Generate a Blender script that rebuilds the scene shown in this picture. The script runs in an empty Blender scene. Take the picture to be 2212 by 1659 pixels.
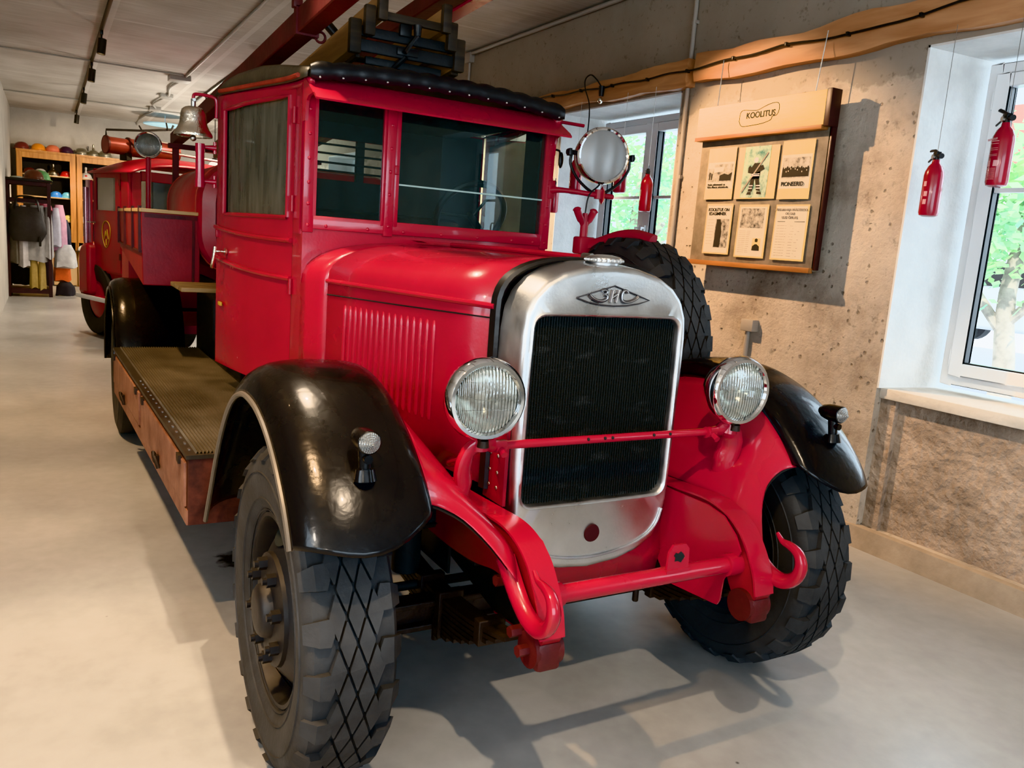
import bpy, bmesh, math, random
from math import pi, sin, cos, radians, sqrt, atan2
from mathutils import Vector as V, Matrix
random.seed(7)
SC = bpy.context.scene
COL = SC.collection
TOP = {}

# ---------------------------------------------------------------- materials
def _n(t, typ, **k):
    n = t.nodes.new(typ)
    for a, v in k.items():
        setattr(n, a, v)
    return n

def mat(name, col, rough=.5, metal=0., var=0., vs=6., bump=0., bs=40., coat=0., rvar=0., col2=None, detail=4., stretch=None, spec=.5, emit=None, coords='Object', bdist=.01):
    m = bpy.data.materials.new(name); m.use_nodes = True
    t = m.node_tree; b = t.nodes['Principled BSDF']; L = t.links.new
    b.inputs['Base Color'].default_value = (*col, 1)
    b.inputs['Roughness'].default_value = rough
    b.inputs['Metallic'].default_value = metal
    b.inputs['Specular IOR Level'].default_value = spec
    if coat:
        b.inputs['Coat Weight'].default_value = coat
        b.inputs['Coat Roughness'].default_value = .06
    if emit:
        b.inputs['Emission Color'].default_value = (*emit[0], 1)
        b.inputs['Emission Strength'].default_value = emit[1]
    tc = _n(t, 'ShaderNodeTexCoord'); src = tc.outputs[coords]
    if stretch:
        mp = _n(t, 'ShaderNodeMapping'); mp.inputs['Scale'].default_value = stretch
        L(src, mp.inputs[0]); src = mp.outputs[0]
    if var or col2 or rvar:
        no = _n(t, 'ShaderNodeTexNoise'); no.inputs['Scale'].default_value = vs; no.inputs['Detail'].default_value = detail
        no.inputs['Roughness'].default_value = .62
        L(src, no.inputs['Vector'])
        if var or col2:
            r = _n(t, 'ShaderNodeValToRGB')
            c2 = col2 or tuple(min(1, c * (1 + var)) for c in col)
            c1 = tuple(c * (1 - var) for c in col)
            r.color_ramp.elements[0].color = (*c1, 1); r.color_ramp.elements[1].color = (*c2, 1)
            r.color_ramp.elements[0].position = .33; r.color_ramp.elements[1].position = .67
            L(no.outputs['Fac'], r.inputs[0]); L(r.outputs[0], b.inputs['Base Color'])
        if rvar:
            mr = _n(t, 'ShaderNodeMapRange'); mr.inputs['To Min'].default_value = max(.02, rough - rvar); mr.inputs['To Max'].default_value = min(1, rough + rvar)
            mr.inputs['From Min'].default_value = .3; mr.inputs['From Max'].default_value = .7
            L(no.outputs['Fac'], mr.inputs['Value']); L(mr.outputs[0], b.inputs['Roughness'])
    if bump:
        n2 = _n(t, 'ShaderNodeTexNoise'); n2.inputs['Scale'].default_value = bs; n2.inputs['Detail'].default_value = 5
        L(src, n2.inputs['Vector'])
        bp_ = _n(t, 'ShaderNodeBump'); bp_.inputs['Strength'].default_value = bump; bp_.inputs['Distance'].default_value = bdist
        L(n2.outputs['Fac'], bp_.inputs['Height']); L(bp_.outputs[0], b.inputs['Normal'])
    return m

def glass_mat(name, tint=(.8, .9, .9), refl=.10, rough=.0, dirt=.0, dirtcol=(.5, .5, .45)):
    m = bpy.data.materials.new(name); m.use_nodes = True
    t = m.node_tree; t.nodes.clear(); L = t.links.new
    out = _n(t, 'ShaderNodeOutputMaterial'); tr = _n(t, 'ShaderNodeBsdfTransparent'); gl = _n(t, 'ShaderNodeBsdfGlossy')
    tr.inputs[0].default_value = (*tint, 1); gl.inputs['Roughness'].default_value = rough
    fr = _n(t, 'ShaderNodeLayerWeight'); fr.inputs['Blend'].default_value = .12 + refl
    mr = _n(t, 'ShaderNodeMapRange'); mr.inputs['To Min'].default_value = max(0, refl * .6); mr.inputs['To Max'].default_value = .95
    L(fr.outputs['Fresnel'], mr.inputs['Value'])
    mx = _n(t, 'ShaderNodeMixShader'); L(mr.outputs[0], mx.inputs[0]); L(tr.outputs[0], mx.inputs[1]); L(gl.outputs[0], mx.inputs[2])
    last = mx
    if dirt:
        df = _n(t, 'ShaderNodeBsdfDiffuse'); df.inputs[0].default_value = (*dirtcol, 1)
        tc = _n(t, 'ShaderNodeTexCoord'); mp = _n(t, 'ShaderNodeMapping'); mp.inputs['Scale'].default_value = (9, 9, 1.2)
        no = _n(t, 'ShaderNodeTexNoise'); no.inputs['Scale'].default_value = 3; no.inputs['Detail'].default_value = 6
        L(tc.outputs['Object'], mp.inputs[0]); L(mp.outputs[0], no.inputs['Vector'])
        r2 = _n(t, 'ShaderNodeMapRange'); r2.inputs['From Min'].default_value = .3; r2.inputs['From Max'].default_value = .8
        r2.inputs['To Min'].default_value = dirt * .7; r2.inputs['To Max'].default_value = dirt * 1.35
        L(no.outputs['Fac'], r2.inputs['Value'])
        m2 = _n(t, 'ShaderNodeMixShader'); L(r2.outputs[0], m2.inputs[0]); L(mx.outputs[0], m2.inputs[1]); L(df.outputs[0], m2.inputs[2]); last = m2
    L(last.outputs[0], out.inputs[0])
    return m

def wood_mat(name, c1, c2, axis='x', scale=5., rough=.5, coat=0., bump=.15):
    m = bpy.data.materials.new(name); m.use_nodes = True
    t = m.node_tree; b = t.nodes['Principled BSDF']; L = t.links.new
    tc = _n(t, 'ShaderNodeTexCoord'); mp = _n(t, 'ShaderNodeMapping')
    s = {'x': (.12, 1, 1), 'y': (1, .12, 1), 'z': (1, 1, .12)}[axis]
    mp.inputs['Scale'].default_value = tuple(v * scale for v in s)
    no = _n(t, 'ShaderNodeTexNoise'); no.inputs['Scale'].default_value = 4; no.inputs['Detail'].default_value = 7; no.inputs['Distortion'].default_value = .8
    r = _n(t, 'ShaderNodeValToRGB'); r.color_ramp.elements[0].color = (*c1, 1); r.color_ramp.elements[1].color = (*c2, 1)
    r.color_ramp.elements[0].position = .3; r.color_ramp.elements[1].position = .68
    L(tc.outputs['Object'], mp.inputs[0]); L(mp.outputs[0], no.inputs['Vector']); L(no.outputs['Fac'], r.inputs[0]); L(r.outputs[0], b.inputs['Base Color'])
    bp_ = _n(t, 'ShaderNodeBump'); bp_.inputs['Strength'].default_value = bump; bp_.inputs['Distance'].default_value = .006
    L(no.outputs['Fac'], bp_.inputs['Height']); L(bp_.outputs[0], b.inputs['Normal'])
    b.inputs['Roughness'].default_value = rough
    if coat: b.inputs['Coat Weight'].default_value = coat
    return m

M = {}
RED = (.34, .013, .032)
M['red'] = mat('red_paint', RED, .26, var=.10, vs=1.6, coat=.45, bump=.05, bs=90, rvar=.06)
M['red_dull'] = mat('red_paint_dull', (.28, .010, .024), .38, var=.18, vs=3, bump=.08, bs=60, rvar=.1)
M['red_old'] = mat('red_paint_worn', (.30, .045, .03), .55, var=.35, vs=9, bump=.2, bs=40)
M['red_rack'] = mat('red_brown_wood_paint', (.065, .010, .011), .5, var=.35, vs=5, bump=.25, bs=30)
M['red_box'] = mat('red_paint_box', (.22, .012, .018), .45, var=.2, vs=4, bump=.1, bs=50)
M['lockers'] = mat('worn_orange_red', (.20, .08, .055), .55, var=.3, vs=7, bump=.2, bs=40, col2=(.29, .14, .095))
M['locker_end'] = mat('worn_locker_end', (.030, .007, .007), .6, var=.5, vs=12, col2=(.085, .026, .020), bump=.2)
M['black'] = mat('black_gloss_paint', (.005, .005, .006), .25, bump=.10, bs=45, coat=.25, rvar=.07, vs=8, spec=.3)
M['black_matte'] = mat('black_chassis', (.010, .010, .010), .65, var=.4, bump=.2, bs=30)
M['oily'] = mat('oily_iron', (.022, .015, .012), .5, var=.5, vs=14, bump=.5, bs=30, metal=.3)
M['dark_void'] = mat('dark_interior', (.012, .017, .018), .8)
M['alu'] = mat('cast_aluminium', (.66, .665, .67), .34, metal=1., var=.10, vs=5, rvar=.13, bump=.06, bs=120, detail=8)
M['alu_dark'] = mat('dark_metal_outline', (.10, .10, .11), .5, metal=.8)
M['chrome'] = mat('chrome', (.86, .86, .87), .05, metal=1.)
M['steel'] = mat('dull_steel', (.45, .44, .42), .35, metal=1., var=.2, vs=20)
M['nickel'] = mat('hammered_nickel', (.80, .74, .64), .20, metal=1., bump=.35, bs=70)
M['rubber'] = mat('tyre_rubber', (.030, .031, .033), .72, var=.35, vs=5, bump=.15, bs=60)
M['rubber_d'] = mat('tyre_rubber_dark', (.018, .018, .019), .75, var=.3, vs=8, bump=.15, bs=60)
M['wheel'] = mat('wheel_black', (.012, .014, .018), .5, var=.3, vs=4, bump=.1)
M['vinyl'] = mat('black_vinyl', (.012, .012, .013), .36, bump=.15, bs=25, bdist=.01)
M['vinyl_side'] = mat('faded_vinyl', (.075, .062, .045), .42, var=.35, vs=6, bump=.3, bs=18)
M['lens'] = None
M['white_plaster'] = mat('white_plaster', (.70, .71, .70), .85, var=.08, vs=5, bump=.35, bs=45, bdist=.01)
M['pvc'] = mat('white_pvc', (.80, .82, .84), .3)
M['black_plastic'] = mat('black_plastic', (.012, .012, .012), .4)
M['cord'] = mat('black_cable', (.012, .012, .012), .5)
M['conduit'] = mat('grey_conduit', (.36, .33, .29), .5)
M['conduit_c'] = mat('ceiling_conduit', (.42, .41, .38), .5)
M['beam'] = wood_mat('orange_pine_beam', (.36, .17, .085), (.58, .32, .17), 'x', 3.2, .55, bump=.3)
M['ladder_lit'] = wood_mat('ladder_varnished_wood', (.19, .10, .045), (.31, .18, .09), 'x', 5, .5)  # varnish colour includes the lamp-lit look of the rail sides
M['ladder_dark'] = mat('ladder_black_iron', (.018, .018, .018), .55, var=.4, bump=.2)
M['ladder_end'] = wood_mat('ladder_end_grain', (.016, .013, .010), (.05, .036, .024), 'y', 6, .6)
M['slat'] = wood_mat('grey_slat_wood', (.12, .08, .04), (.30, .21, .11), 'y', 6, .7)
M['rim_wood'] = wood_mat('bench_rim_wood', (.40, .25, .12), (.60, .42, .22), 'y', 6, .55)
M['cabinet'] = wood_mat('orange_cabinet_wood', (.36, .15, .04), (.55, .27, .08), 'z', 3, .4, coat=.2)
M['ply'] = wood_mat('plywood', (.50, .33, .17), (.62, .44, .25), 'z', 2.5, .6)
M['rackwood'] = mat('dark_maroon_wood', (.030, .010, .012), .45, var=.3)
M['board_back'] = mat('grey_hardboard', (.20, .165, .125), .8, var=.25, vs=9, bump=.15)
M['cream'] = mat('cream_painted_board', (.90, .62, .20), .6, var=.06, vs=14, stretch=(1, 8, 8))
M['batten'] = wood_mat('brown_batten', (.25, .10, .035), (.40, .18, .07), 'x', 5, .5)
M['paper_y'] = mat('yellowed_paper', (.80, .59, .22), .8, var=.06, vs=8)
M['paper_w'] = mat('newsprint', (.68, .60, .46), .8, var=.07, vs=14)
M['ink'] = mat('black_ink', (.014, .012, .010), .8)
M['ink_grey'] = mat('grey_ink', (.25, .21, .17), .8)
M['photo'] = mat('halftone_photo', (.05, .045, .04), .7, vs=26, col2=(.62, .55, .45), detail=6, var=.01)
M['photo2'] = mat('halftone_photo_dark', (.03, .028, .025), .7, vs=34, col2=(.50, .44, .36), detail=8, var=.01)
M['green_photo'] = mat('green_tinted_photo', (.03, .16, .14), .7, vs=16, col2=(.50, .55, .42), detail=6, var=.05)
M['ext_red'] = mat('extinguisher_red', (.34, .008, .026), .25, coat=.4)
M['label_white'] = mat('label_white', (.75, .72, .68), .6)
M['label_pink'] = mat('label_pink', (.75, .38, .40), .5)
M['gold'] = mat('yellow_emblem', (.42, .28, .05), .5)
M['hubdirt'] = mat('hub_black', (.016, .016, .018), .5, bump=.1)
M['lamp_glow'] = mat('lamp_glow', (1, .75, .45), .5, emit=((1, .70, .38), 18))
M['disc_blue'] = mat('pale_blue_disc', (.38, .62, .72), .6, emit=((.35, .6, .75), .25))
M['glass_ws'] = glass_mat('windscreen_glass', (.80, .90, .90), .05, dirt=.025, dirtcol=(.30, .40, .40))
M['glass_side'] = glass_mat('dusty_side_glass', (.40, .40, .36), .02, dirt=.42, dirtcol=(.26, .245, .20))
M['glass_win'] = glass_mat('window_glass', (.93, .96, .97), .05)
M['glass_cab'] = glass_mat('cabinet_glass', (.95, .95, .95), -.10)
M['glass_t2'] = glass_mat('second_truck_glass', (.42, .48, .48), .22, dirt=.12, dirtcol=(.28, .32, .32))

def lens_mat(name, scale, grey, gr=.1, df_=.30):
    m = bpy.data.materials.new(name); m.use_nodes = True
    t = m.node_tree; t.nodes.clear(); L = t.links.new
    out = _n(t, 'ShaderNodeOutputMaterial'); tr = _n(t, 'ShaderNodeBsdfTransparent'); gl = _n(t, 'ShaderNodeBsdfGlossy'); df = _n(t, 'ShaderNodeBsdfDiffuse')
    tr.inputs[0].default_value = (.82, .86, .84, 1); gl.inputs['Roughness'].default_value = gr; df.inputs[0].default_value = (*grey, 1)
    tc = _n(t, 'ShaderNodeTexCoord'); w = _n(t, 'ShaderNodeTexWave'); w.bands_direction = 'Y'; w.inputs['Scale'].default_value = scale; w.inputs['Distortion'].default_value = 1.2
    L(tc.outputs['Object'], w.inputs[0])
    bp_ = _n(t, 'ShaderNodeBump'); bp_.inputs['Strength'].default_value = .9; bp_.inputs['Distance'].default_value = .006
    L(w.outputs['Fac'], bp_.inputs['Height']); L(bp_.outputs[0], gl.inputs['Normal']); L(bp_.outputs[0], df.inputs['Normal'])
    a = _n(t, 'ShaderNodeMixShader'); a.inputs[0].default_value = .36; L(tr.outputs[0], a.inputs[1]); L(gl.outputs[0], a.inputs[2])
    c = _n(t, 'ShaderNodeMixShader'); c.inputs[0].default_value = df_; L(a.outputs[0], c.inputs[1]); L(df.outputs[0], c.inputs[2])
    L(c.outputs[0], out.inputs[0]); return m
M['lens'] = lens_mat('fluted_lens', 30, (.26, .28, .26))
M['lens_dull'] = lens_mat('frosted_lens', 3, (.30, .30, .295), .38, .62)
M['lens_clear'] = lens_mat('small_ribbed_lens', 60, (.55, .58, .58))

# ---------------------------------------------------------------- mesh helper
class MB:
    def __init__(s): s.bm = bmesh.new()
    def quad(s, *p):
        vs = [s.bm.verts.new(q) for q in p]
        s.bm.faces.new(vs); return s
    def poly(s, pts): return s.quad(*pts)
    def box(s, x0, x1, y0, y1, z0, z1, bev=0., mtx=None):
        r = bmesh.ops.create_cube(s.bm, size=1)
        vs = r['verts']
        for v in vs:
            v.co = V(((x0 + x1) / 2 + v.co.x * (x1 - x0), (y0 + y1) / 2 + v.co.y * (y1 - y0), (z0 + z1) / 2 + v.co.z * (z1 - z0)))
        if bev:
            es = list({e for v in vs for e in v.link_edges})
            rr = bmesh.ops.bevel(s.bm, geom=es, offset=bev, segments=2, affect='EDGES', profile=.5)
            vs = list({v for f in rr['faces'] for v in f.verts} | {v for v in vs if v.is_valid})
        if mtx is not None:
            for v in vs: v.co = mtx @ v.co
        return s
    def hexa(s, p):  # 8 pts bottom 4 then top 4
        vs = [s.bm.verts.new(q) for q in p]
        for f in ((3, 2, 1, 0), (4, 5, 6, 7), (0, 1, 5, 4), (1, 2, 6, 5), (2, 3, 7, 6), (3, 0, 4, 7)):
            s.bm.faces.new([vs[i] for i in f])
        return s
    def loft(s, rings, closed=True, cap0=False, cap1=False):
        R = [[s.bm.verts.new(p) for p in r] for r in rings]
        n = len(R[0])
        for a, b in zip(R, R[1:]):
            for i in range(n if closed else n - 1):
                j = (i + 1) % n
                try: s.bm.faces.new((a[i], a[j], b[j], b[i]))
                except ValueError: pass
        if cap0: s.bm.faces.new(list(reversed(R[0])))
        if cap1: s.bm.faces.new(R[-1])
        return s
    def cyl(s, a, b, r, r2=None, n=16, cap=True):
        a = V(a); b = V(b); d = (b - a).normalized()
        u = d.orthogonal().normalized(); w = d.cross(u)
        r2 = r if r2 is None else r2
        ring = lambda c, q: [c + (u * cos(t) + w * sin(t)) * q for t in [2 * pi * i / n for i in range(n)]]
        return s.loft([ring(a, r), ring(b, r2)], True, cap, cap)
    def tube(s, pts, r, n=10, cap=True, flat=1.):
        pts = [V(p) for p in pts]
        rs = r if isinstance(r, (list, tuple)) else [r] * len(pts)
        rings = []; u = None
        for i, p in enumerate(pts):
            d = (pts[min(i + 1, len(pts) - 1)] - pts[max(i - 1, 0)]).normalized()
            if u is None: u = d.orthogonal().normalized()
            u = (u - d * u.dot(d)).normalized(); w = d.cross(u)
            rings.append([p + (u * cos(t) + w * sin(t) * flat) * rs[i] for t in [2 * pi * k / n for k in range(n)]])
        return s.loft(rings, True, cap, cap)
    def lathe(s, prof, o=(0, 0, 0), axis='z', n=32, mtx=None):
        o = V(o); rings = []
        for (r, h) in prof:
            ring = []
            for i in range(n):
                t = 2 * pi * i / n; c, q = r * cos(t), r * sin(t)
                p = {'z': V((c, q, h)), 'x': V((h, c, q)), 'y': V((q, h, c))}[axis]
                if mtx is not None: p = mtx @ p
                ring.append(o + p)
            rings.append(ring)
        return s.loft(rings, True, prof[0][0] < .003 and prof[0][0] > 0, prof[-1][0] < .003 and prof[-1][0] > 0)
    def grid(s, pts):
        return s.loft(pts, False)
    def prism(s, poly, axis, a, b):
        f = {'x': lambda p, h: (h, p[0], p[1]), 'y': lambda p, h: (p[0], h, p[1]), 'z': lambda p, h: (p[0], p[1], h)}[axis]
        return s.loft([[f(p, a) for p in poly], [f(p, b) for p in poly]], True, True, True)
    def sph(s, c, r, sx=1, sy=1, sz=1, n=16, m=10, mtx=None):
        r_ = bmesh.ops.create_uvsphere(s.bm, u_segments=n, v_segments=m, radius=r)
        for v in r_['verts']:
            q = V((v.co.x * sx, v.co.y * sy, v.co.z * sz))
            if mtx is not None: q = mtx @ q
            v.co = V(c) + q
        return s
    def build(s, name, m, parent=None, solid=0., bevel=0., ang=38, sub=0, flat=False, offset=-1.):
        bm = s.bm
        bmesh.ops.remove_doubles(bm, verts=bm.verts, dist=1e-5)
        bmesh.ops.recalc_face_normals(bm, faces=bm.faces)
        if not flat:
            for f in bm.faces: f.smooth = True
            for e in bm.edges:
                if len(e.link_faces) == 2:
                    try: e.smooth = e.calc_face_angle() < radians(ang)
                    except ValueError: pass
        me = bpy.data.meshes.new(name); bm.to_mesh(me); bm.free()
        me.materials.append(m)
        o = bpy.data.objects.new(name, me); COL.objects.link(o)
        if parent is not None: o.parent = parent
        if bevel:
            b = o.modifiers.new('bevel', 'BEVEL'); b.width = bevel; b.segments = 2; b.limit_method = 'ANGLE'; b.angle_limit = radians(40)
        if solid:
            q = o.modifiers.new('solid', 'SOLIDIFY'); q.thickness = solid; q.offset = offset
        if sub:
            q = o.modifiers.new('sub', 'SUBSURF'); q.levels = sub; q.render_levels = sub
        return o

def tag(o, label=None, cat=None, group=None, kind=None):
    if label: o['label'] = label
    if cat: o['category'] = cat
    if group: o['group'] = group
    if kind: o['kind'] = kind
    return o

def thing(name, label, cat, loc=(0, 0, 0), group=None):
    o = bpy.data.objects.new(name, None); COL.objects.link(o); o.location = loc; o.empty_display_size = .1
    return tag(o, label, cat, group)

def struct(o): o['kind'] = 'structure'; return o

def copy_tree(o, parent=None):
    c = o.copy(); COL.objects.link(c)
    if parent is not None: c.parent = parent
    for ch in list(o.children): copy_tree(ch, c)
    return c

def rz(a): return Matrix.Rotation(a, 4, 'Z')
def ry(a): return Matrix.Rotation(a, 4, 'Y')
def rx(a): return Matrix.Rotation(a, 4, 'X')
def interp(tab, x):
    for (a, b), (c, d) in zip(tab, tab[1:]):
        if x <= c: return b + (d - b) * (x - a) / (c - a) if x >= a else b
    return tab[-1][1]
def spline(pts, n):  # catmull-rom through points
    P = [V(p) for p in pts]; out = []
    for i in range(len(P) - 1):
        p0 = P[max(i - 1, 0)]; p1 = P[i]; p2 = P[i + 1]; p3 = P[min(i + 2, len(P) - 1)]
        for k in range(n):
            t = k / n
            out.append(.5 * ((2 * p1) + (p2 - p0) * t + (2 * p0 - 5 * p1 + 4 * p2 - p3) * t * t + (3 * p1 - p0 - 3 * p2 + p3) * t ** 3))
    out.append(P[-1]); return out

def text_obj(name, txt, loc, size, m, parent, rot=(pi / 2, 0, pi), align='CENTER', ext=.0006):
    c = bpy.data.curves.new(name, 'FONT'); c.body = txt; c.size = size; c.align_x = align; c.align_y = 'CENTER'; c.extrude = ext; c.offset = size * .022
    c.materials.append(m)
    tmp = bpy.data.objects.new(name, c); COL.objects.link(tmp); bpy.context.view_layer.update()
    me = bpy.data.meshes.new_from_object(tmp.evaluated_get(bpy.context.evaluated_depsgraph_get()))
    bpy.data.objects.remove(tmp); bpy.data.curves.remove(c)
    o = bpy.data.objects.new(name, me); COL.objects.link(o); o.location = loc; o.rotation_euler = rot
    if parent is not None: o.parent = parent
    return o
# ---------------------------------------------------------------- room
YW = 2.59; CZ = 3.7; XB = -18.6; XF = 6.5

def wall_rough(name):
    m = bpy.data.materials.new(name); m.use_nodes = True
    t = m.node_tree; b = t.nodes['Principled BSDF']; L = t.links.new
    tc = _n(t, 'ShaderNodeTexCoord'); P = tc.outputs['Object']
    n1 = _n(t, 'ShaderNodeTexNoise'); n1.inputs['Scale'].default_value = 2.6; n1.inputs['Detail'].default_value = 8; n1.inputs['Roughness'].default_value = .65
    n2 = _n(t, 'ShaderNodeTexNoise'); n2.inputs['Scale'].default_value = 16; n2.inputs['Detail'].default_value = 8; n2.inputs['Roughness'].default_value = .7
    n3 = _n(t, 'ShaderNodeTexVoronoi'); n3.inputs['Scale'].default_value = 15
    for n in (n1, n2, n3): L(P, n.inputs['Vector'])
    r = _n(t, 'ShaderNodeValToRGB'); e = r.color_ramp.elements
    e[0].position = .30; e[0].color = (.30, .25, .205, 1); e[1].position = .70; e[1].color = (.60, .535, .455, 1)
    x = e.new(.5); x.color = (.50, .44, .37, 1)
    L(n1.outputs['Fac'], r.inputs[0])
    # upper smooth grey plaster above ~2.78 m with ragged edge
    sp = _n(t, 'ShaderNodeSeparateXYZ'); L(P, sp.inputs[0])
    ad = _n(t, 'ShaderNodeMath', operation='MULTIPLY_ADD'); L(n1.outputs['Fac'], ad.inputs[0]); ad.inputs[1].default_value = .55; L(sp.outputs['Z'], ad.inputs[2])
    up = _n(t, 'ShaderNodeMapRange'); up.inputs['From Min'].default_value = 2.97; up.inputs['From Max'].default_value = 3.0
    L(ad.outputs[0], up.inputs['Value'])
    mx = _n(t, 'ShaderNodeMixRGB'); L(up.outputs[0], mx.inputs[0]); L(r.outputs[0], mx.inputs[1])
    rg = _n(t, 'ShaderNodeValToRGB'); rg.color_ramp.elements[0].color = (.27, .235, .195, 1); rg.color_ramp.elements[1].color = (.38, .335, .28, 1)
    L(n1.outputs['Fac'], rg.inputs[0]); L(rg.outputs[0], mx.inputs[2])
    # dark pits
    pit = _n(t, 'ShaderNodeMapRange'); pit.inputs['From Min'].default_value = .30; pit.inputs['From Max'].default_value = .42; pit.inputs['To Min'].default_value = .55; pit.inputs['To Max'].default_value = 1
    L(n2.outputs['Fac'], pit.inputs['Value'])
    p3 = _n(t, 'ShaderNodeMath', operation='MULTIPLY_ADD'); L(n2.outputs['Fac'], p3.inputs[0]); p3.inputs[1].default_value = .55; L(n3.outputs['Distance'], p3.inputs[2])
    q3 = _n(t, 'ShaderNodeMapRange'); q3.inputs['From Min'].default_value = .315; q3.inputs['From Max'].default_value = .43; q3.inputs['To Min'].default_value = .70; L(p3.outputs[0], q3.inputs['Value'])
    pm = _n(t, 'ShaderNodeMath', operation='MULTIPLY'); L(pit.outputs[0], pm.inputs[0]); L(q3.outputs[0], pm.inputs[1])
    ml = _n(t, 'ShaderNodeMixRGB', blend_type='MULTIPLY'); ml.inputs[0].default_value = .85; L(mx.outputs[0], ml.inputs[1]); L(pm.outputs[0], ml.inputs[2])
    L(ml.outputs[0], b.inputs['Base Color']); b.inputs['Roughness'].default_value = .9
    hs = _n(t, 'ShaderNodeMath', operation='MULTIPLY_ADD'); L(n2.outputs['Fac'], hs.inputs[0]); hs.inputs[1].default_value = 1.0; L(n1.outputs['Fac'], hs.inputs[2])
    h2 = _n(t, 'ShaderNodeMath', operation='MULTIPLY_ADD'); L(q3.outputs[0], h2.inputs[0]); h2.inputs[1].default_value = 2.4; L(hs.outputs[0], h2.inputs[2])
    iv = _n(t, 'ShaderNodeMath', operation='SUBTRACT'); iv.inputs[0].default_value = 1.05; L(up.outputs[0], iv.inputs[1])
    bp_ = _n(t, 'ShaderNodeBump'); bp_.inputs['Distance'].default_value = .014; L(h2.outputs[0], bp_.inputs['Height']); L(iv.outputs[0], bp_.inputs['Strength'])
    L(bp_.outputs[0], b.inputs['Normal'])
    return m
M['wall'] = wall_rough('rough_old_plaster')
M['wall_plain'] = mat('pale_plaster', (.50, .48, .44), .9, var=.1, vs=2, bump=.15, bs=30)
M['under_sill'] = mat('rough_brown_render', (.36, .29, .235), .92, var=.35, vs=5, bump=.8, bs=22, bdist=.03, detail=8)

def floor_mat():
    m = bpy.data.materials.new('polished_concrete'); m.use_nodes = True
    t = m.node_tree; b = t.nodes['Principled BSDF']; L = t.links.new
    tc = _n(t, 'ShaderNodeTexCoord'); P = tc.outputs['Object']
    n1 = _n(t, 'ShaderNodeTexNoise'); n1.inputs['Scale'].default_value = 1.1; n1.inputs['Detail'].default_value = 9; n1.inputs['Roughness'].default_value = .6
    n2 = _n(t, 'ShaderNodeTexNoise'); n2.inputs['Scale'].default_value = 13; n2.inputs['Detail'].default_value = 6
    n3 = _n(t, 'ShaderNodeTexVoronoi'); n3.inputs['Scale'].default_value = 3.1
    for n in (n1, n2, n3): L(P, n.inputs['Vector'])
    r = _n(t, 'ShaderNodeValToRGB'); r.color_ramp.elements[0].position = .32; r.color_ramp.elements[0].color = (.29, .29, .285, 1)
    r.color_ramp.elements[1].position = .72; r.color_ramp.elements[1].color = (.42, .42, .415, 1)
    ad = _n(t, 'ShaderNodeMath', operation='MULTIPLY_ADD'); L(n2.outputs['Fac'], ad.inputs[0]); ad.inputs[1].default_value = .3; L(n1.outputs['Fac'], ad.inputs[2])
    sb = _n(t, 'ShaderNodeMath', operation='SUBTRACT'); L(ad.outputs[0], sb.inputs[0]); sb.inputs[1].default_value = .15
    L(sb.outputs[0], r.inputs[0])
    sp = _n(t, 'ShaderNodeMapRange'); sp.inputs['From Min'].default_value = .018; sp.inputs['From Max'].default_value = .03; sp.inputs['To Min'].default_value = .25
    L(n3.outputs['Distance'], sp.inputs['Value'])
    ml = _n(t, 'ShaderNodeMixRGB', blend_type='MULTIPLY'); ml.inputs[0].default_value = 1; L(r.outputs[0], ml.inputs[1]); L(sp.outputs[0], ml.inputs[2])
    L(ml.outputs[0], b.inputs['Base Color'])
    mr = _n(t, 'ShaderNodeMapRange'); mr.inputs['To Min'].default_value = .30; mr.inputs['To Max'].default_value = .52; L(n1.outputs['Fac'], mr.inputs['Value']); L(mr.outputs[0], b.inputs['Roughness'])
    bp_ = _n(t, 'ShaderNodeBump'); bp_.inputs['Strength'].default_value = .08; bp_.inputs['Distance'].default_value = .01; L(n2.outputs['Fac'], bp_.inputs['Height']); L(bp_.outputs[0], b.inputs['Normal'])
    b.inputs['Coat Weight'].default_value = .25; b.inputs['Coat Roughness'].default_value = .22
    return m
M['floor'] = floor_mat()

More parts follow.
